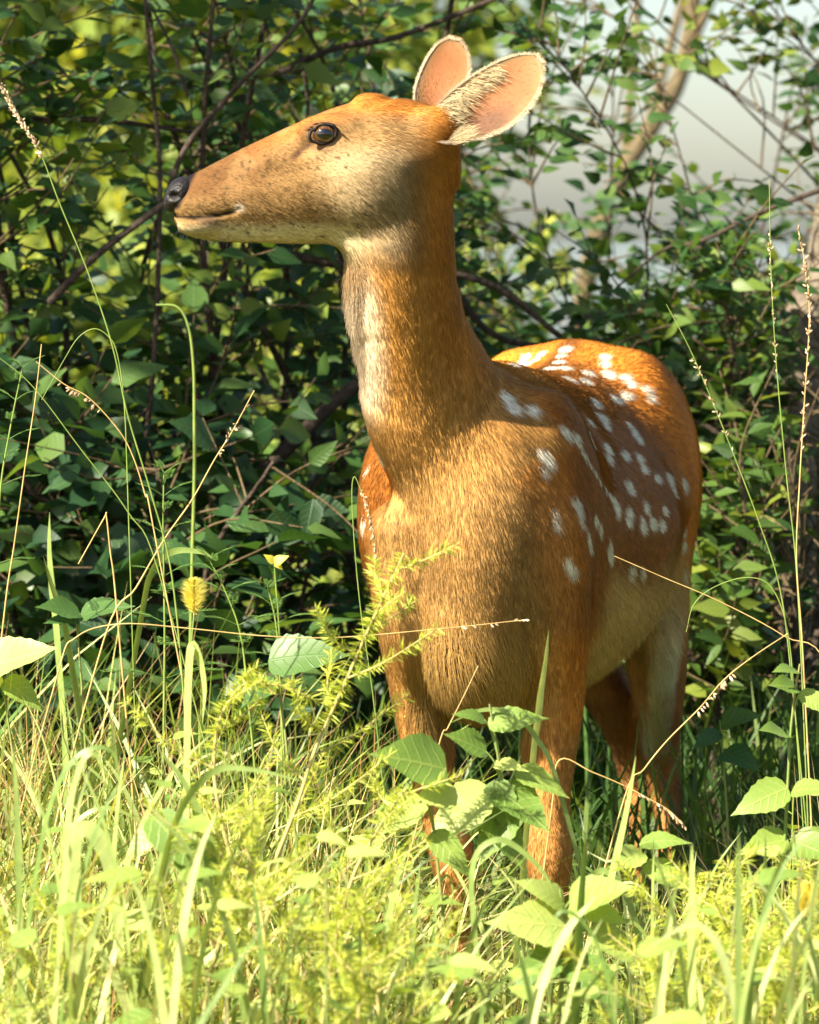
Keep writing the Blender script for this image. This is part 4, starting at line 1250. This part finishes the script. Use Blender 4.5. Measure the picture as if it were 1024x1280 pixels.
M_STEM_G = principled('green_stalk', (.12, .19, .035), .5, .3, (.22, .27, .06), 0, 40)
M_STEM_S = principled('straw_stalk', (.36, .23, .075), .55, .3, (.55, .40, .16), 0, 40)
M_SEED = leaf_mat('seed_husk', (.34, .22, .12), (.50, .36, .22), (.72, .60, .44), trans=.25, rough=.5, source='attr')
def seed_mb(c, n, size, spread, seed, hang=0.0):
    """small pointed husks along a curve"""
    g = np.random.default_rng(seed); mb = MB()
    V0, F0 = ball((.5, 0, 0), (.5, .17, .17), 6, 5)
    V0 = V0[:, [1, 0, 2]] if False else V0
    for i in range(n):
        k = g.uniform(0, len(c) - 1.001); j = int(k); p = c[j] + (c[j + 1] - c[j]) * (k - j)
        d = nrm(nrm(c[max(j - 1, 0)] - c[j + 1]) * .9 + g.normal(0, spread, 3) + np.array([0, 0, -hang]))
        R = frames(d[None], nrm(g.normal(size=(1, 3))))[0]
        mb.add(V0 @ R.T * size * g.uniform(.7, 1.25) + p + d * size * .1, F0, r=g.random())
    return mb
def stalk(label, Y, pts, r, mat, seeds=None, group='tall grass stalks around the deer', ground=True, dy=0.0, leaf=None):
    w = px_path(Y, pts, dy)
    if ground: w = to_ground(w)
    c = catmull(w, 6)
    root = empty('grass_stalk', (c[-1][0], c[-1][1], max(c[-1][2], 0)))
    tag(root, label, 'grass stalk', group)
    link('stem', MB().tube(c, np.linspace(r * .55, r * 1.15, len(c)), 6).mesh('stalk_stem', mat), root)
    if seeds:
        a, b, n, size, spread, hang = seeds
        cc = catmull(px_path(Y, pts, dy), 6)
        m = len(cc) - 1
        sd = cc[int(a * m):max(int(b * m) + 1, int(a * m) + 2)]
        o = link('seed_head', seed_mb(sd, n, size, spread, int(abs(pts[0][0]) + pts[0][1]), hang).mesh('seed_head', M_SEED), root)
        o['kind'] = 'stuff'
    for (q, ln, dx) in (leaf or []):
        k = int(q * (len(c) - 1)); p = c[k]
        lc = catmull([p, p + np.array([dx * ln * .35, -.01, ln * .55]), p + np.array([dx * ln * .8, -.03, ln * .70]), p + np.array([dx * ln * 1.1, -.05, ln * .45])], 5)
        V, F, uv = ribbon(lc, np.interp(np.linspace(0, 1, len(lc)), [0, .3, .7, 1], [.002, .0032, .0025, .0003]))
        link('blade', mesh_np('stalk_blade', V, F, M_BLADE, uv=uv), root)
    return root
stalk('tall green stalk with a dense pinkish seed head in front of the dark branches', -.3, [(-12, 85), (8, 118), (25, 150), (50, 190), (75, 255), (110, 340), (140, 430), (160, 520), (190, 620), (215, 720), (232, 900)], .0011, M_STEM_G, (.0, .32, 150, .0060, .35, 0))
stalk('thin green stalk slanting down past the low broad-leaved shrub', -.2, [(-10, 440), (40, 482), (100, 560), (160, 640), (200, 720)], .0009, M_STEM_G)
stalk('brown kinked stalk with a hanging cluster of pale husks above the ragweed', -.25, [(45, 452), (80, 480), (112, 498), (150, 540), (168, 575), (182, 620), (192, 660)], .0009, M_STEM_S, (.12, .42, 16, .0070, .35, 1.2))
stalk('straw-coloured stalk slanting up to the right with few husks left of the chest', -.2, [(318, 488), (290, 540), (268, 575), (240, 625), (205, 675), (170, 735), (130, 800)], .0011, M_STEM_S, (.08, .32, 18, .0060, .4, .2))
stalk('long straw stalk lying level across the forelegs with white husks', -.32, [(655, 775), (600, 781), (540, 787), (420, 797), (330, 795), (230, 785), (150, 780), (95, 797), (70, 850)], .0008, M_STEM_S, (.02, .20, 14, .0062, .25, .3))
stalk('thin stalk with a drooping speckled seed head against the lit shoulder', -.30, [(470, 700), (467, 670), (462, 645), (452, 615), (443, 596), (440, 620), (444, 690), (452, 770), (470, 900)], .0007, M_STEM_G, (.0, .40, 60, .0048, .5, .6))
stalk('upright yellow-green stalk with a thin husk cluster near the grey trunk', -.25, [(962, 225), (963, 300), (966, 380), (972, 470), (984, 600), (995, 700), (1003, 850)], .0009, M_STEM_G, (.12, .50, 40, .0050, .3, .1))
stalk('upright straw stalk with a ragged seed head beside the grey trunk', -.3, [(998, 285), (1008, 340), (1012, 400), (1006, 500), (1000, 600), (996, 700), (1004, 820)], .0009, M_STEM_S, (.0, .62, 80, .0056, .4, .1))
stalk('slanting green stalk with small husks beside the rump', -.25, [(833, 380), (862, 435), (890, 500), (920, 575), (950, 655), (975, 735), (990, 850)], .0009, M_STEM_G, (.2, .5, 26, .0052, .45, .2))
stalk('straw stalk slanting down from the flank towards the seed-headed stalks', -.2, [(768, 695), (830, 722), (900, 752), (980, 795), (1040, 845)], .0008, M_STEM_S)
stalk('thin yellow stalk arching over beside the hind leg', -.15, [(858, 790), (868, 755), (895, 733), (935, 722), (965, 735), (985, 790), (995, 900)], .0008, M_STEM_G)
stalk('straw stalk slanting up from the hock with hanging pale husks', -.3, [(985, 792), (940, 822), (905, 850), (875, 885), (835, 925), (805, 962), (780, 1000)], .0009, M_STEM_S, (.30, .60, 16, .0075, .3, 1.3))
stalk('arched straw stalk with hanging husks in front of the hocks', -.35, [(856, 1032), (835, 1012), (810, 998), (780, 982), (740, 965), (700, 950), (690, 1010)], .0009, M_STEM_S, (.0, .42, 26, .0070, .35, .8))
stalk('thick green stalk with a bent tip rising in front of the low broad-leaved shrub', .55, [(195, 381), (222, 384), (236, 410), (242, 460), (243, 520), (243, 600), (240, 720)], .0026, M_STEM_G)
stalk('fine stalk arching over beside the kinked brown one', -.1, [(52, 500), (80, 450), (98, 422), (118, 411), (135, 420), (146, 440), (155, 500), (160, 620)], .0008, M_STEM_G)
stalk('bare straw stalk rising straight beside the low broad-leaved shrub', -.1, [(52, 430), (44, 500), (32, 580), (18, 680), (4, 780)], .0011, M_STEM_S)
stalk('bent straw stalk with a sharp kink above the foxtail', -.15, [(98, 705), (130, 648), (133, 645), (138, 690), (146, 760)], .0012, M_STEM_S)
stalk('bare pale stalk leaning in front of the brisket', -.4, [(598, 832), (580, 870), (560, 910), (545, 945)], .0008, M_STEM_S)

def gq_face(pts):
    return math.sin(pts[0][0] * 12.9 + pts[-1][0]) * .9
def blade_part(root, Y, pts, w):
    c = catmull(to_ground(px_path(Y, pts)), 6)
    t = np.linspace(0, 1, len(c))
    V, F, uv = ribbon(c, w * np.interp(t, [0, .12, .4, .8, 1], [.03, .5, 1, .8, .5]), (gq_face(pts), -1, .25), .12)
    link('blade', mesh_np('grass_blade', V, F, M_BLADE, uv=uv), root)
    return c[-1]
def blade_thing(label, Y, pts, w):
    """one conspicuous blade with two short ones at its foot"""
    g = np.random.default_rng(int(pts[0][0] * 7 + pts[0][1]))
    e = catmull(to_ground(px_path(Y, pts)), 2)[-1]
    root = empty('wild_grass', (e[0], e[1], 0)); tag(root, label, 'grass', 'single broad-bladed grasses')
    blade_part(root, Y, pts, w)
    fx, fy = proj(np.array([e[0], e[1], .02]))
    for s in (-1, 1):
        h = g.uniform(120, 240)
        blade_part(root, Y + .01 * s, [(fx + s * g.uniform(30, 70), fy - h), (fx + s * 25, fy - h * .6), (fx + s * 8, fy - h * .2)], w * .6)
blade_thing('upright green grass blade standing in front of the foreleg', -.42, [(686, 787), (682, 825), (676, 865), (672, 900), (665, 960)], .0050)
blade_thing('tall pale grass blade standing alone in front of the foreleg roots', -.8, [(733, 1038), (729, 1090), (724, 1160), (720, 1240), (718, 1320)], .0058)
blade_thing('pale grass blade bent over beside the foxtail', -.5, [(253, 905), (256, 860), (250, 825), (240, 808), (236, 850), (234, 950)], .0055)
blade_thing('wide pale grass blade hanging down in an arch over the meadow tangle', -.85, [(158, 1250), (150, 1180), (143, 1110), (130, 1060), (108, 1036), (92, 1060), (95, 1180)], .0080)
blade_thing('long grass blade sweeping down from the broad-leaved weed', -.75, [(705, 1180), (690, 1110), (660, 1070), (620, 1050), (590, 1090), (600, 1240)], .0030)
blade_thing('grass blade curving across the gap between the forelegs', -.5, [(560, 905), (600, 888), (640, 892), (672, 925), (700, 990)], .0032)
blade_thing('upright grass blade with a sharp tip beside the hock', -.6, [(795, 945), (788, 990), (778, 1040), (764, 1100), (745, 1190)], .0044)
blade_thing('broad grass blade leaning over behind the foxtail', .05, [(270, 700), (250, 690), (215, 690), (190, 715), (175, 780)], .0045)
blade_thing('dark green grass blade standing before the low shrub', .3, [(62, 640), (62, 690), (66, 740), (72, 800)], .0060)
blade_thing('green grass blade slanting before the dark shrub foot', .2, [(54, 695), (64, 730), (76, 765), (84, 800)], .0050)
gq = np.random.default_rng(77)
for i in range(48):
    Y = gq.uniform(-1.3, .2); x0 = gq.uniform(-30, 1060)
    fx, fy = x0, HOR + CAM_Z * FPX / (Y + CAM_D) - 20
    root = empty('grass_tuft', P(fx, fy + 20, Y) * [1, 1, 0])
    tag(root, 'tuft of broad pale green blades in the sunlit grass ' + zone(x0), 'grass', 'broad-bladed tufts ' + zone(x0))
    for j in range(int(gq.integers(3, 7))):
        px = x0 + gq.uniform(-25, 25)
        top = np.interp(px, [0, 300, 480, 560, 760, 900, 1024], [850, 870, 980, 1020, 1050, 960, 930]) + gq.uniform(0, 230) + max(0, -Y) * 55
        dx = gq.uniform(-130, 130)
        pts = [(px + dx, top), (px + dx * .6, top + 50), (px + dx * .25, top + 130), (px, top + 240)]
        if gq.random() < .15:
            pts = [(px + dx * gq.uniform(1.2, 1.9), top + gq.uniform(0, 120)), (px + dx * 1.15, top + 15), (px + dx * .7, top + 20), (px + dx * .3, top + 80), (px, top + 220)]
        blade_part(root, Y + gq.uniform(-.03, .03), pts, gq.uniform(.0018, .0055) * gq.uniform(.6, 1))

# ---------------------------------------------------------------- broad-leaved weeds
WEED_COLS = ((.12, .22, .04), (.27, .37, .075), (.50, .56, .17))
M_WEED = leaf_mat('weed_leaf', *WEED_COLS, trans=.40, rough=.45, source='obj', veins=.16)
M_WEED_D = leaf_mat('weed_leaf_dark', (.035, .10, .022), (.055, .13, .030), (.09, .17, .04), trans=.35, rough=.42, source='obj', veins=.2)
M_WSTEM = principled('weed_stem', (.14, .21, .045), .5, .3, (.24, .22, .08), 0, 30)
WEED_VARS = [mesh_np('weed_leaf', *(lambda a: (a[0], a[1]))(leaf_shape(14, .33, .22, .45, teeth=.05, wave=.05)), M_WEED, uv=leaf_shape(14, .33, .22, .45)[2]),
             mesh_np('weed_leaf', *(lambda a: (a[0], a[1]))(leaf_shape(14, .29, .12, .7, teeth=.05, wave=-.08)), M_WEED, uv=leaf_shape(14, .29)[2]),
             mesh_np('weed_leaf', *(lambda a: (a[0], a[1]))(leaf_shape(14, .38, .30, .2, teeth=.04, wave=.10)), M_WEED, uv=leaf_shape(14, .38)[2])]
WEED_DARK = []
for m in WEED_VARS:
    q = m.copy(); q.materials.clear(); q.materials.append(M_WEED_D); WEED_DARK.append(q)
def put_leaf(root, p, a, n, size, k, dark=False):
    R = frames(np.asarray(a)[None], np.asarray(n)[None])[0]
    ob = bpy.data.objects.new('leaf', (WEED_DARK if dark else WEED_VARS)[k % 3])
    M = Matrix(R.tolist()).to_4x4(); M.translation = Vector([float(v) for v in p]) - parent_origin(root)
    ob.parent = root; ob.matrix_basis = M @ Matrix.Scale(float(size), 4)
    COL.objects.link(ob)
def weed_at(label, stem_px, Y, leaves, group=None, dark=False, seed=0):
    """leaves: (base px, base row, tip px, tip row, facing) drawn where they grow; a petiole joins each to the stem"""
    g = np.random.default_rng(seed + 500)
    c = catmull(to_ground(px_path(Y, stem_px)), 8)
    root = empty('broadleaf_weed', (c[-1][0], c[-1][1], 0)); tag(root, label, 'weed', group)
    mb = MB().tube(c, np.linspace(.0010, .0024, len(c)), 6)
    for k, (bx, by, tx, ty, f) in enumerate(leaves):
        b, t = P(bx, by, Y), P(tx, ty, Y - .02)
        i = np.argmin(np.linalg.norm(c - (b + [0, 0, -.03]), axis=1))
        mb.tube(catmull([c[i], (c[i] + b) / 2 + [0, 0, .004], b], 4), np.linspace(.0013, .0008, 9), 5)
        a = t - b; L = np.linalg.norm(a)
        a = a + np.array([0, g.uniform(-.4, .1) * L, 0])
        put_leaf(root, b, a, np.array([g.normal(0, .25), -f, 1.0 - .4 * f]), L * 1.06, int(g.integers(0, 3)), dark)
    link('stem', mb.mesh('weed_stem', M_WSTEM), root)
weed_at('leafy weed with toothed pale green leaves growing in front of the near foreleg', [(612, 880), (620, 930), (628, 980), (640, 1060)], -.50,
        [(610, 905, 672, 888, .8), (606, 900, 576, 882, .6), (645, 965, 708, 985, .6), (622, 985, 692, 1034, .8), (618, 975, 640, 1045, .9), (612, 985, 530, 1045, .7), (616, 955, 655, 950, .6), (608, 940, 560, 915, .7), (640, 1010, 600, 1075, .8), (606, 1010, 655, 1080, .5)], seed=1)
weed_at('weed with one big pale leaf spread below the inward-slanting foreleg', [(520, 930), (535, 990), (545, 1060)], -.62, [(558, 962, 462, 932, .9), (530, 985, 585, 1010, .7), (530, 1000, 470, 1040, .7), (540, 1040, 590, 1085, .8)], seed=2)
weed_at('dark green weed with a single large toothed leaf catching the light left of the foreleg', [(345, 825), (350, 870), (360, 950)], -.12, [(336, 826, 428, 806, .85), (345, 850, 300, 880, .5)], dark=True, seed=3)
weed_at('weed with a broad heart-shaped pale leaf amid the bright tangle', [(215, 1000), (225, 1060), (235, 1140)], -.85, [(190, 1018, 262, 1082, .95), (205, 1030, 155, 1065, .7), (220, 1065, 300, 1110, .6)], seed=4)
weed_at('weed with wide leaves rising above the tangle beside the dark grass blades', [(0, 830), (10, 900), (20, 980)], -.2, [(-20, 835, 62, 806, .7), (5, 850, 50, 880, .6), (0, 845, -40, 870, .6)], seed=5)
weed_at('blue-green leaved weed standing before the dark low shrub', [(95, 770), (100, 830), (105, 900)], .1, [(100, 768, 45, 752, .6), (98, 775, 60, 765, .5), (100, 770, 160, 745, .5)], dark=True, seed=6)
weed_at('weed with long toothed leaves below the forelegs of the deer', [(700, 1110), (705, 1160), (700, 1260)], -.75, [(715, 1160, 615, 1138, .9), (705, 1130, 660, 1090, .7), (712, 1135, 790, 1095, .7), (738, 1160, 798, 1198, .8), (735, 1140, 780, 1150, .6), (700, 1190, 640, 1230, .8), (712, 1200, 790, 1250, .9)], seed=7)
weed_at('weed with a small pale pair of leaves in front of the hind hooves', [(808, 1050), (805, 1100), (800, 1180)], -.45, [(800, 1055, 852, 1040, .5), (802, 1065, 760, 1085, .6), (806, 1080, 870, 1100, .6)], seed=8)
weed_at('tall leafy weed standing under the seed-headed stalks by the grey trunk', [(1000, 830), (990, 900), (985, 980), (980, 1080)], -.35, [(995, 860, 960, 852, .6), (1000, 865, 1040, 885, .7), (998, 840, 965, 828, .5), (985, 985, 920, 1010, .8), (990, 990, 1040, 975, .7), (985, 1050, 930, 1060, .7), (990, 1050, 1050, 1070, .8), (985, 920, 945, 905, .5)], seed=9)
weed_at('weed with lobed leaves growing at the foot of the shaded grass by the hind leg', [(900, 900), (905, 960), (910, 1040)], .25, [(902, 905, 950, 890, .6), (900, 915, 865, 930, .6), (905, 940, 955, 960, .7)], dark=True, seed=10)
gw = np.random.default_rng(88)
for i in range(62):
    Y = gw.uniform(-1.2, .35); px = gw.uniform(-10, 1040)
    top = np.interp(px, [0, 300, 480, 560, 760, 900, 1024], [900, 920, 1010, 1060, 1110, 1000, 970]) + gw.uniform(10, 200) + max(0, -Y) * 70
    b = P(px, top, Y); base = np.array([b[0] + gw.normal(0, .03), Y, -.01])
    root = empty('broadleaf_weed', (base[0], base[1], 0))
    tag(root, 'low weed with pale toothed leaves sunk in the grass ' + zone(px), 'weed', 'low weeds ' + zone(px))
    c = catmull([b, (b + base) / 2 + gw.normal(0, .015, 3), base], 8)
    mb = MB().tube(c, np.linspace(.0009, .002, len(c)), 5)
    n = int(gw.integers(5, 10))
    for j in range(n):
        q = c[int(j / n * 8)]
        az = j * 2.4 + gw.uniform(-.4, .4)
        a = np.array([math.cos(az), math.sin(az) * .8, gw.uniform(-.1, .45)])
        e = q + a * .018
        mb.tube(np.array([q, (q + e) / 2, e]), .0008, 4)
        put_leaf(root, e, a, np.array([gw.normal(0, .3), -.35, .9]), gw.uniform(.028, .064) * (.7 + .5 * j / n), j)
    link('stem', mb.mesh('weed_stem', M_WSTEM), root)

# ---------------------------------------------------------------- feathery weeds with needle leaves
M_FEATH = leaf_mat('needle_foliage', (.26, .33, .035), (.44, .50, .06), (.60, .63, .12), trans=.45, rough=.5, source='attr')
M_FSTEM = principled('feathery_stem', (.34, .27, .09), .55, .25, (.46, .40, .15), 0, 40)
def needles(c, n, ln, g, up=.55, w=.055):
    """narrow pointed leaflets all round a curve"""
    k = g.uniform(0, len(c) - 1.001, n); j = k.astype(int)
    p = c[j] + (c[j + 1] - c[j]) * (k - j)[:, None]; t = nrm(c[j + 1] - c[j])
    r = nrm(g.normal(size=(n, 3))); r = nrm(r - t * (r * t).sum(1)[:, None])
    a = nrm(r + t * up + g.normal(0, .12, (n, 3)))
    s = ln * g.uniform(.6, 1.2, n) * np.interp(k / (len(c) - 1), [0, .7, 1], [.75, 1, .8])
    return p, a, s
NEEDLE = leaf_shape(2, .075, .2, .35)
def feathery(label, pts, Y, seed, nb=10, ln=.020, dens=260, group=None, bl=.14, top=True):
    g = np.random.default_rng(seed)
    c = catmull(to_ground(px_path(Y, pts)), 7)
    vis = catmull(px_path(Y, pts), 7)
    root = empty('feathery_weed', (c[-1][0], c[-1][1], 0)); tag(root, label, 'weed', group)
    link('stem', MB().tube(c, np.linspace(.0010, .0030, len(c)), 6).mesh('feathery_stem', M_FSTEM), root)
    Ps, As, Ss = [], [], []
    Lc = np.linalg.norm(np.diff(vis, axis=0), axis=1).sum()
    q = needles(vis[:max(4, int(len(vis) * .55))], int(Lc * .55 * dens * 2.6), ln * 1.15, g); Ps.append(q[0]); As.append(-q[1] if False else q[1]); Ss.append(q[2])
    As[0] = nrm(As[0] + np.array([0, 0, .5]))
    for b in range(nb):
        u = (b + .6) / nb * .92 + .04
        i = int(u * (len(vis) - 1)); p = vis[i]; t = nrm(vis[max(i - 1, 0)] - vis[min(i + 1, len(vis) - 1)])
        az = b * 2.4 + g.uniform(-.3, .3)
        side = nrm(np.array([math.cos(az), math.sin(az) * .9, 0.0]))
        L = bl * (.35 + .9 * u) * g.uniform(.75, 1.15)
        e = p + (side * .85 + t * .75) * L
        cc = catmull([p, p + (side * .9 + t * .5) * L * .45, e + np.array([0, 0, -.008])], 5)
        link('branch', MB().tube(cc, np.linspace(.0012, .0005, len(cc)), 5).mesh('feathery_branch', M_FSTEM), root)
        q = needles(cc[1:], int(L * dens * 2.0), ln * .95, g, .7); Ps.append(q[0]); As.append(q[1]); Ss.append(q[2])
    p, a, s = np.vstack(Ps), np.vstack(As), np.concatenate(Ss)
    V, F, uv, r = scatter([NEEDLE], p, frames(a, nrm(g.normal(0, .5, a.shape) + [0, -.3, .7])), s, g.random(len(s)), np.zeros(len(s), int))
    o = link('foliage', mesh_np('needle_foliage', V, F, M_FEATH, uv=uv, attrs={'rnd': ('FLOAT', r)}), root); o['kind'] = 'stuff'
feathery('tall feathery yellow-green weed leaning right until its tip meets the shoulder of the deer', [(505, 692), (480, 745), (455, 800), (425, 868), (395, 935), (370, 1010), (335, 1100), (300, 1200)], -.62, 201, 14, .0140, 850, bl=.11)
feathery('arching feathery weed whose drooping tip hangs over the bright tangle', [(345, 868), (318, 852), (292, 868), (272, 910), (268, 970), (280, 1040), (300, 1110), (310, 1200)], -.66, 202, 8, .0130, 800, bl=.10)
feathery('feathery weed rising below the big pale leaf with upright tip', [(508, 985), (490, 1010), (465, 1050), (440, 1100), (420, 1180), (410, 1260)], -.72, 203, 9, .0130, 800, bl=.09)
gf = np.random.default_rng(91)
for i, (px, top, Y, dx) in enumerate([(335, 1010, -.9, -40), (250, 1100, -1.0, 50), (400, 1110, -1.0, 35), (480, 1130, -1.0, -30), (870, 1090, -.7, 15), (930, 1120, -.8, -25), (985, 1075, -.7, 20), (900, 1170, -.95, 20), (1010, 1160, -.9, -30), (960, 1200, -1.0, 15), (850, 1190, -.95, -30), (60, 1140, -1.0, 30), (440, 1200, -1.15, 15)]):
    feathery('low feathery yellow-green weed sprawling in the grass ' + zone(px), [(px + dx, top), (px + dx * .7, top + 45), (px + dx * .3, top + 110), (px, top + 200)], Y, 300 + i, 8, .0140, 800, 'low feathery weeds ' + zone(px), .11)

# ragweed-like plants with finely cut leaves
M_RAG = leaf_mat('cut_leaf', (.07, .16, .035), (.11, .21, .045), (.18, .27, .06), trans=.4, rough=.45, source='attr')
def ragweed(label, pts, Y, seed, nodes, ln, group=None):
    g = np.random.default_rng(seed)
    vis = catmull(px_path(Y, pts), 8); c = catmull(to_ground(px_path(Y, pts)), 8)
    root = empty('ragweed', (c[-1][0], c[-1][1], 0)); tag(root, label, 'weed', group)
    link('stem', MB().tube(c, np.linspace(.0008, .0020, len(c)), 6).mesh('ragweed_stem', M_STEM_G), root)
    for k in range(nodes):
        u = (k / nodes) ** 1.1
        p = vis[int(u * (len(vis) - 1))]
        for s in range(3 if k == 0 else 2):
            az = k * 1.57 + s * (2.1 if k == 0 else math.pi) + g.uniform(-.3, .3)
            L = ln * (.55 + .6 * u) * g.uniform(.8, 1.2)
            d = nrm(np.array([math.cos(az), math.sin(az), .75 - .5 * u]))
            cc = catmull([p, p + d * L * .5, p + d * L + np.array([0, 0, -.15 * L])], 5)
            mb = MB().tube(cc, np.linspace(.0007, .0003, len(cc)), 4, r=.4)
            sd = nrm(np.cross(d, [0, 0, 1.0]))
            for q in range(3, len(cc)):
                for e in (-1, 1):
                    a = nrm(d * .8 + sd * e)[None]; ll = L * .30 * (1.1 - q / len(cc) * .6)
                    V, F, uv, r = scatter([leaf_shape(2, .10, .1, .2)], cc[q][None], frames(a, np.array([[0, -.3, 1.0]])), np.array([ll]), np.array([g.random()]), np.zeros(1, int))
                    mb.add(V, F, uv, r)
                    for h in (.45,):
                        V, F, uv, r = scatter([leaf_shape(2, .13, .1, .2)], cc[q][None] + a * ll * h, frames(nrm(a + d * 1.2), np.array([[0, -.3, 1.0]])), np.array([ll * .5]), np.array([g.random()]), np.zeros(1, int))
                        mb.add(V, F, uv, r)
            link('leaf', mb.mesh('cut_leaf', M_RAG), root)
ragweed('slim ragweed with finely cut leaves rising before the dark shrub', [(205, 592), (204, 650), (205, 720), (206, 800), (205, 900)], -.1, 401, 11, .052)
ragweed('bushy ragweed with small leaves leaning right behind the foxtail', [(262, 700), (280, 735), (300, 790), (310, 870)], .05, 402, 9, .048)
ragweed('ragweed sprig beside the bare straight straw stalk', [(28, 460), (12, 540), (0, 620), (-5, 760)], .0, 403, 9, .045)
ragweed('small ragweed growing at the foot of the slim one', [(335, 735), (345, 780), (350, 850)], .15, 404, 7, .045)

# foxtails
M_BRIST = leaf_mat('foxtail_bristle', (.55, .50, .10), (.72, .66, .16), (.80, .74, .28), trans=.35, rough=.5, source='attr')
def foxtail(label, top, bot, Y, rad, seed, stem):
    g = np.random.default_rng(seed)
    a, b = P(*top, Y), P(*bot, Y)
    c = catmull(to_ground([b] + px_path(Y, stem)), 6)
    root = empty('foxtail_grass', (c[-1][0], c[-1][1], 0)); tag(root, label, 'grass', 'foxtail grasses')
    link('stem', MB().tube(c, np.linspace(.0010, .0016, len(c)), 6).mesh('foxtail_stem', M_STEM_G), root)
    ax = nrm(a - b); L = np.linalg.norm(a - b)
    core = b + ax * np.linspace(0, L, 12)[:, None]
    prof = np.sin(np.linspace(.25, 2.95, 12)) ** .6
    hd = link('seed_head', seed_mb(core[::-1], 150, .0042, 1.2, seed).mesh('foxtail_seeds', M_BRIST), root); hd['kind'] = 'stuff'
    mb = MB()
    for _ in range(1100):
        u = g.random(); p = b + ax * L * u
        r = nrm(g.normal(size=3)); r = nrm(r - ax * (r @ ax)); d = nrm(r + ax * g.uniform(.25, .7))
        ln = rad * g.uniform(.8, 1.25) * np.interp(u, np.linspace(0, 1, 12), prof)
        s = np.cross(d, [.3, 1, .2]); s = s / np.linalg.norm(s) * .0004
        mb.add(np.array([p - s, p + s, p + d * ln]), np.array([[0, 1, 2]]), r=g.random())
    br = link('bristles', mb.mesh('foxtail_bristles', M_BRIST), hd); br['kind'] = 'stuff'
foxtail('fuzzy yellow foxtail head standing before the dark shrub foot', (243, 725), (243, 766), -.25, .0165, 501, [(240, 800), (238, 860), (236, 960)])
foxtail('fuzzy pale foxtail head sunk in the grass below the forelegs', (704, 1176), (694, 1212), -.75, .0150, 502, [(690, 1250), (688, 1300)])
foxtail('small foxtail head sunk in the tangle under the seed-headed stalks', (1012, 1105), (1002, 1145), -.8, .0150, 503, [(998, 1190), (995, 1260)])
# yellowed seedling before the dark foot of the shrub
M_PETAL = leaf_mat('yellowed_leaf', (.45, .42, .03), (.55, .52, .05), (.62, .58, .10), trans=.35, rough=.5, source='obj')
fr = P(343, 704, .35)
root = empty('seedling', (fr[0], fr[1], 0)); tag(root, 'small seedling with yellowed leaves in the shade beside the lit shoulder', 'seedling')
link('stem', MB().tube(catmull([fr, fr + [.008, 0, -.15], [fr[0] + .01, fr[1], -.01]], 6), np.linspace(.0009, .0016, 13), 5).mesh('seedling_stem', M_STEM_G), root)
for az, ln in ((.6, .020), (2.3, .017), (-.5, .013)):
    a = np.array([math.cos(az), -.35, math.sin(az)])
    V, F, uv = leaf_shape(5, .40, .25, .5, wave=.1)
    R = frames(a[None], np.array([[.2, -.8, .6]]))[0]
    link('leaf', mesh_np('seedling_leaf', V @ R.T * ln + fr, F, M_PETAL, uv=uv), root)
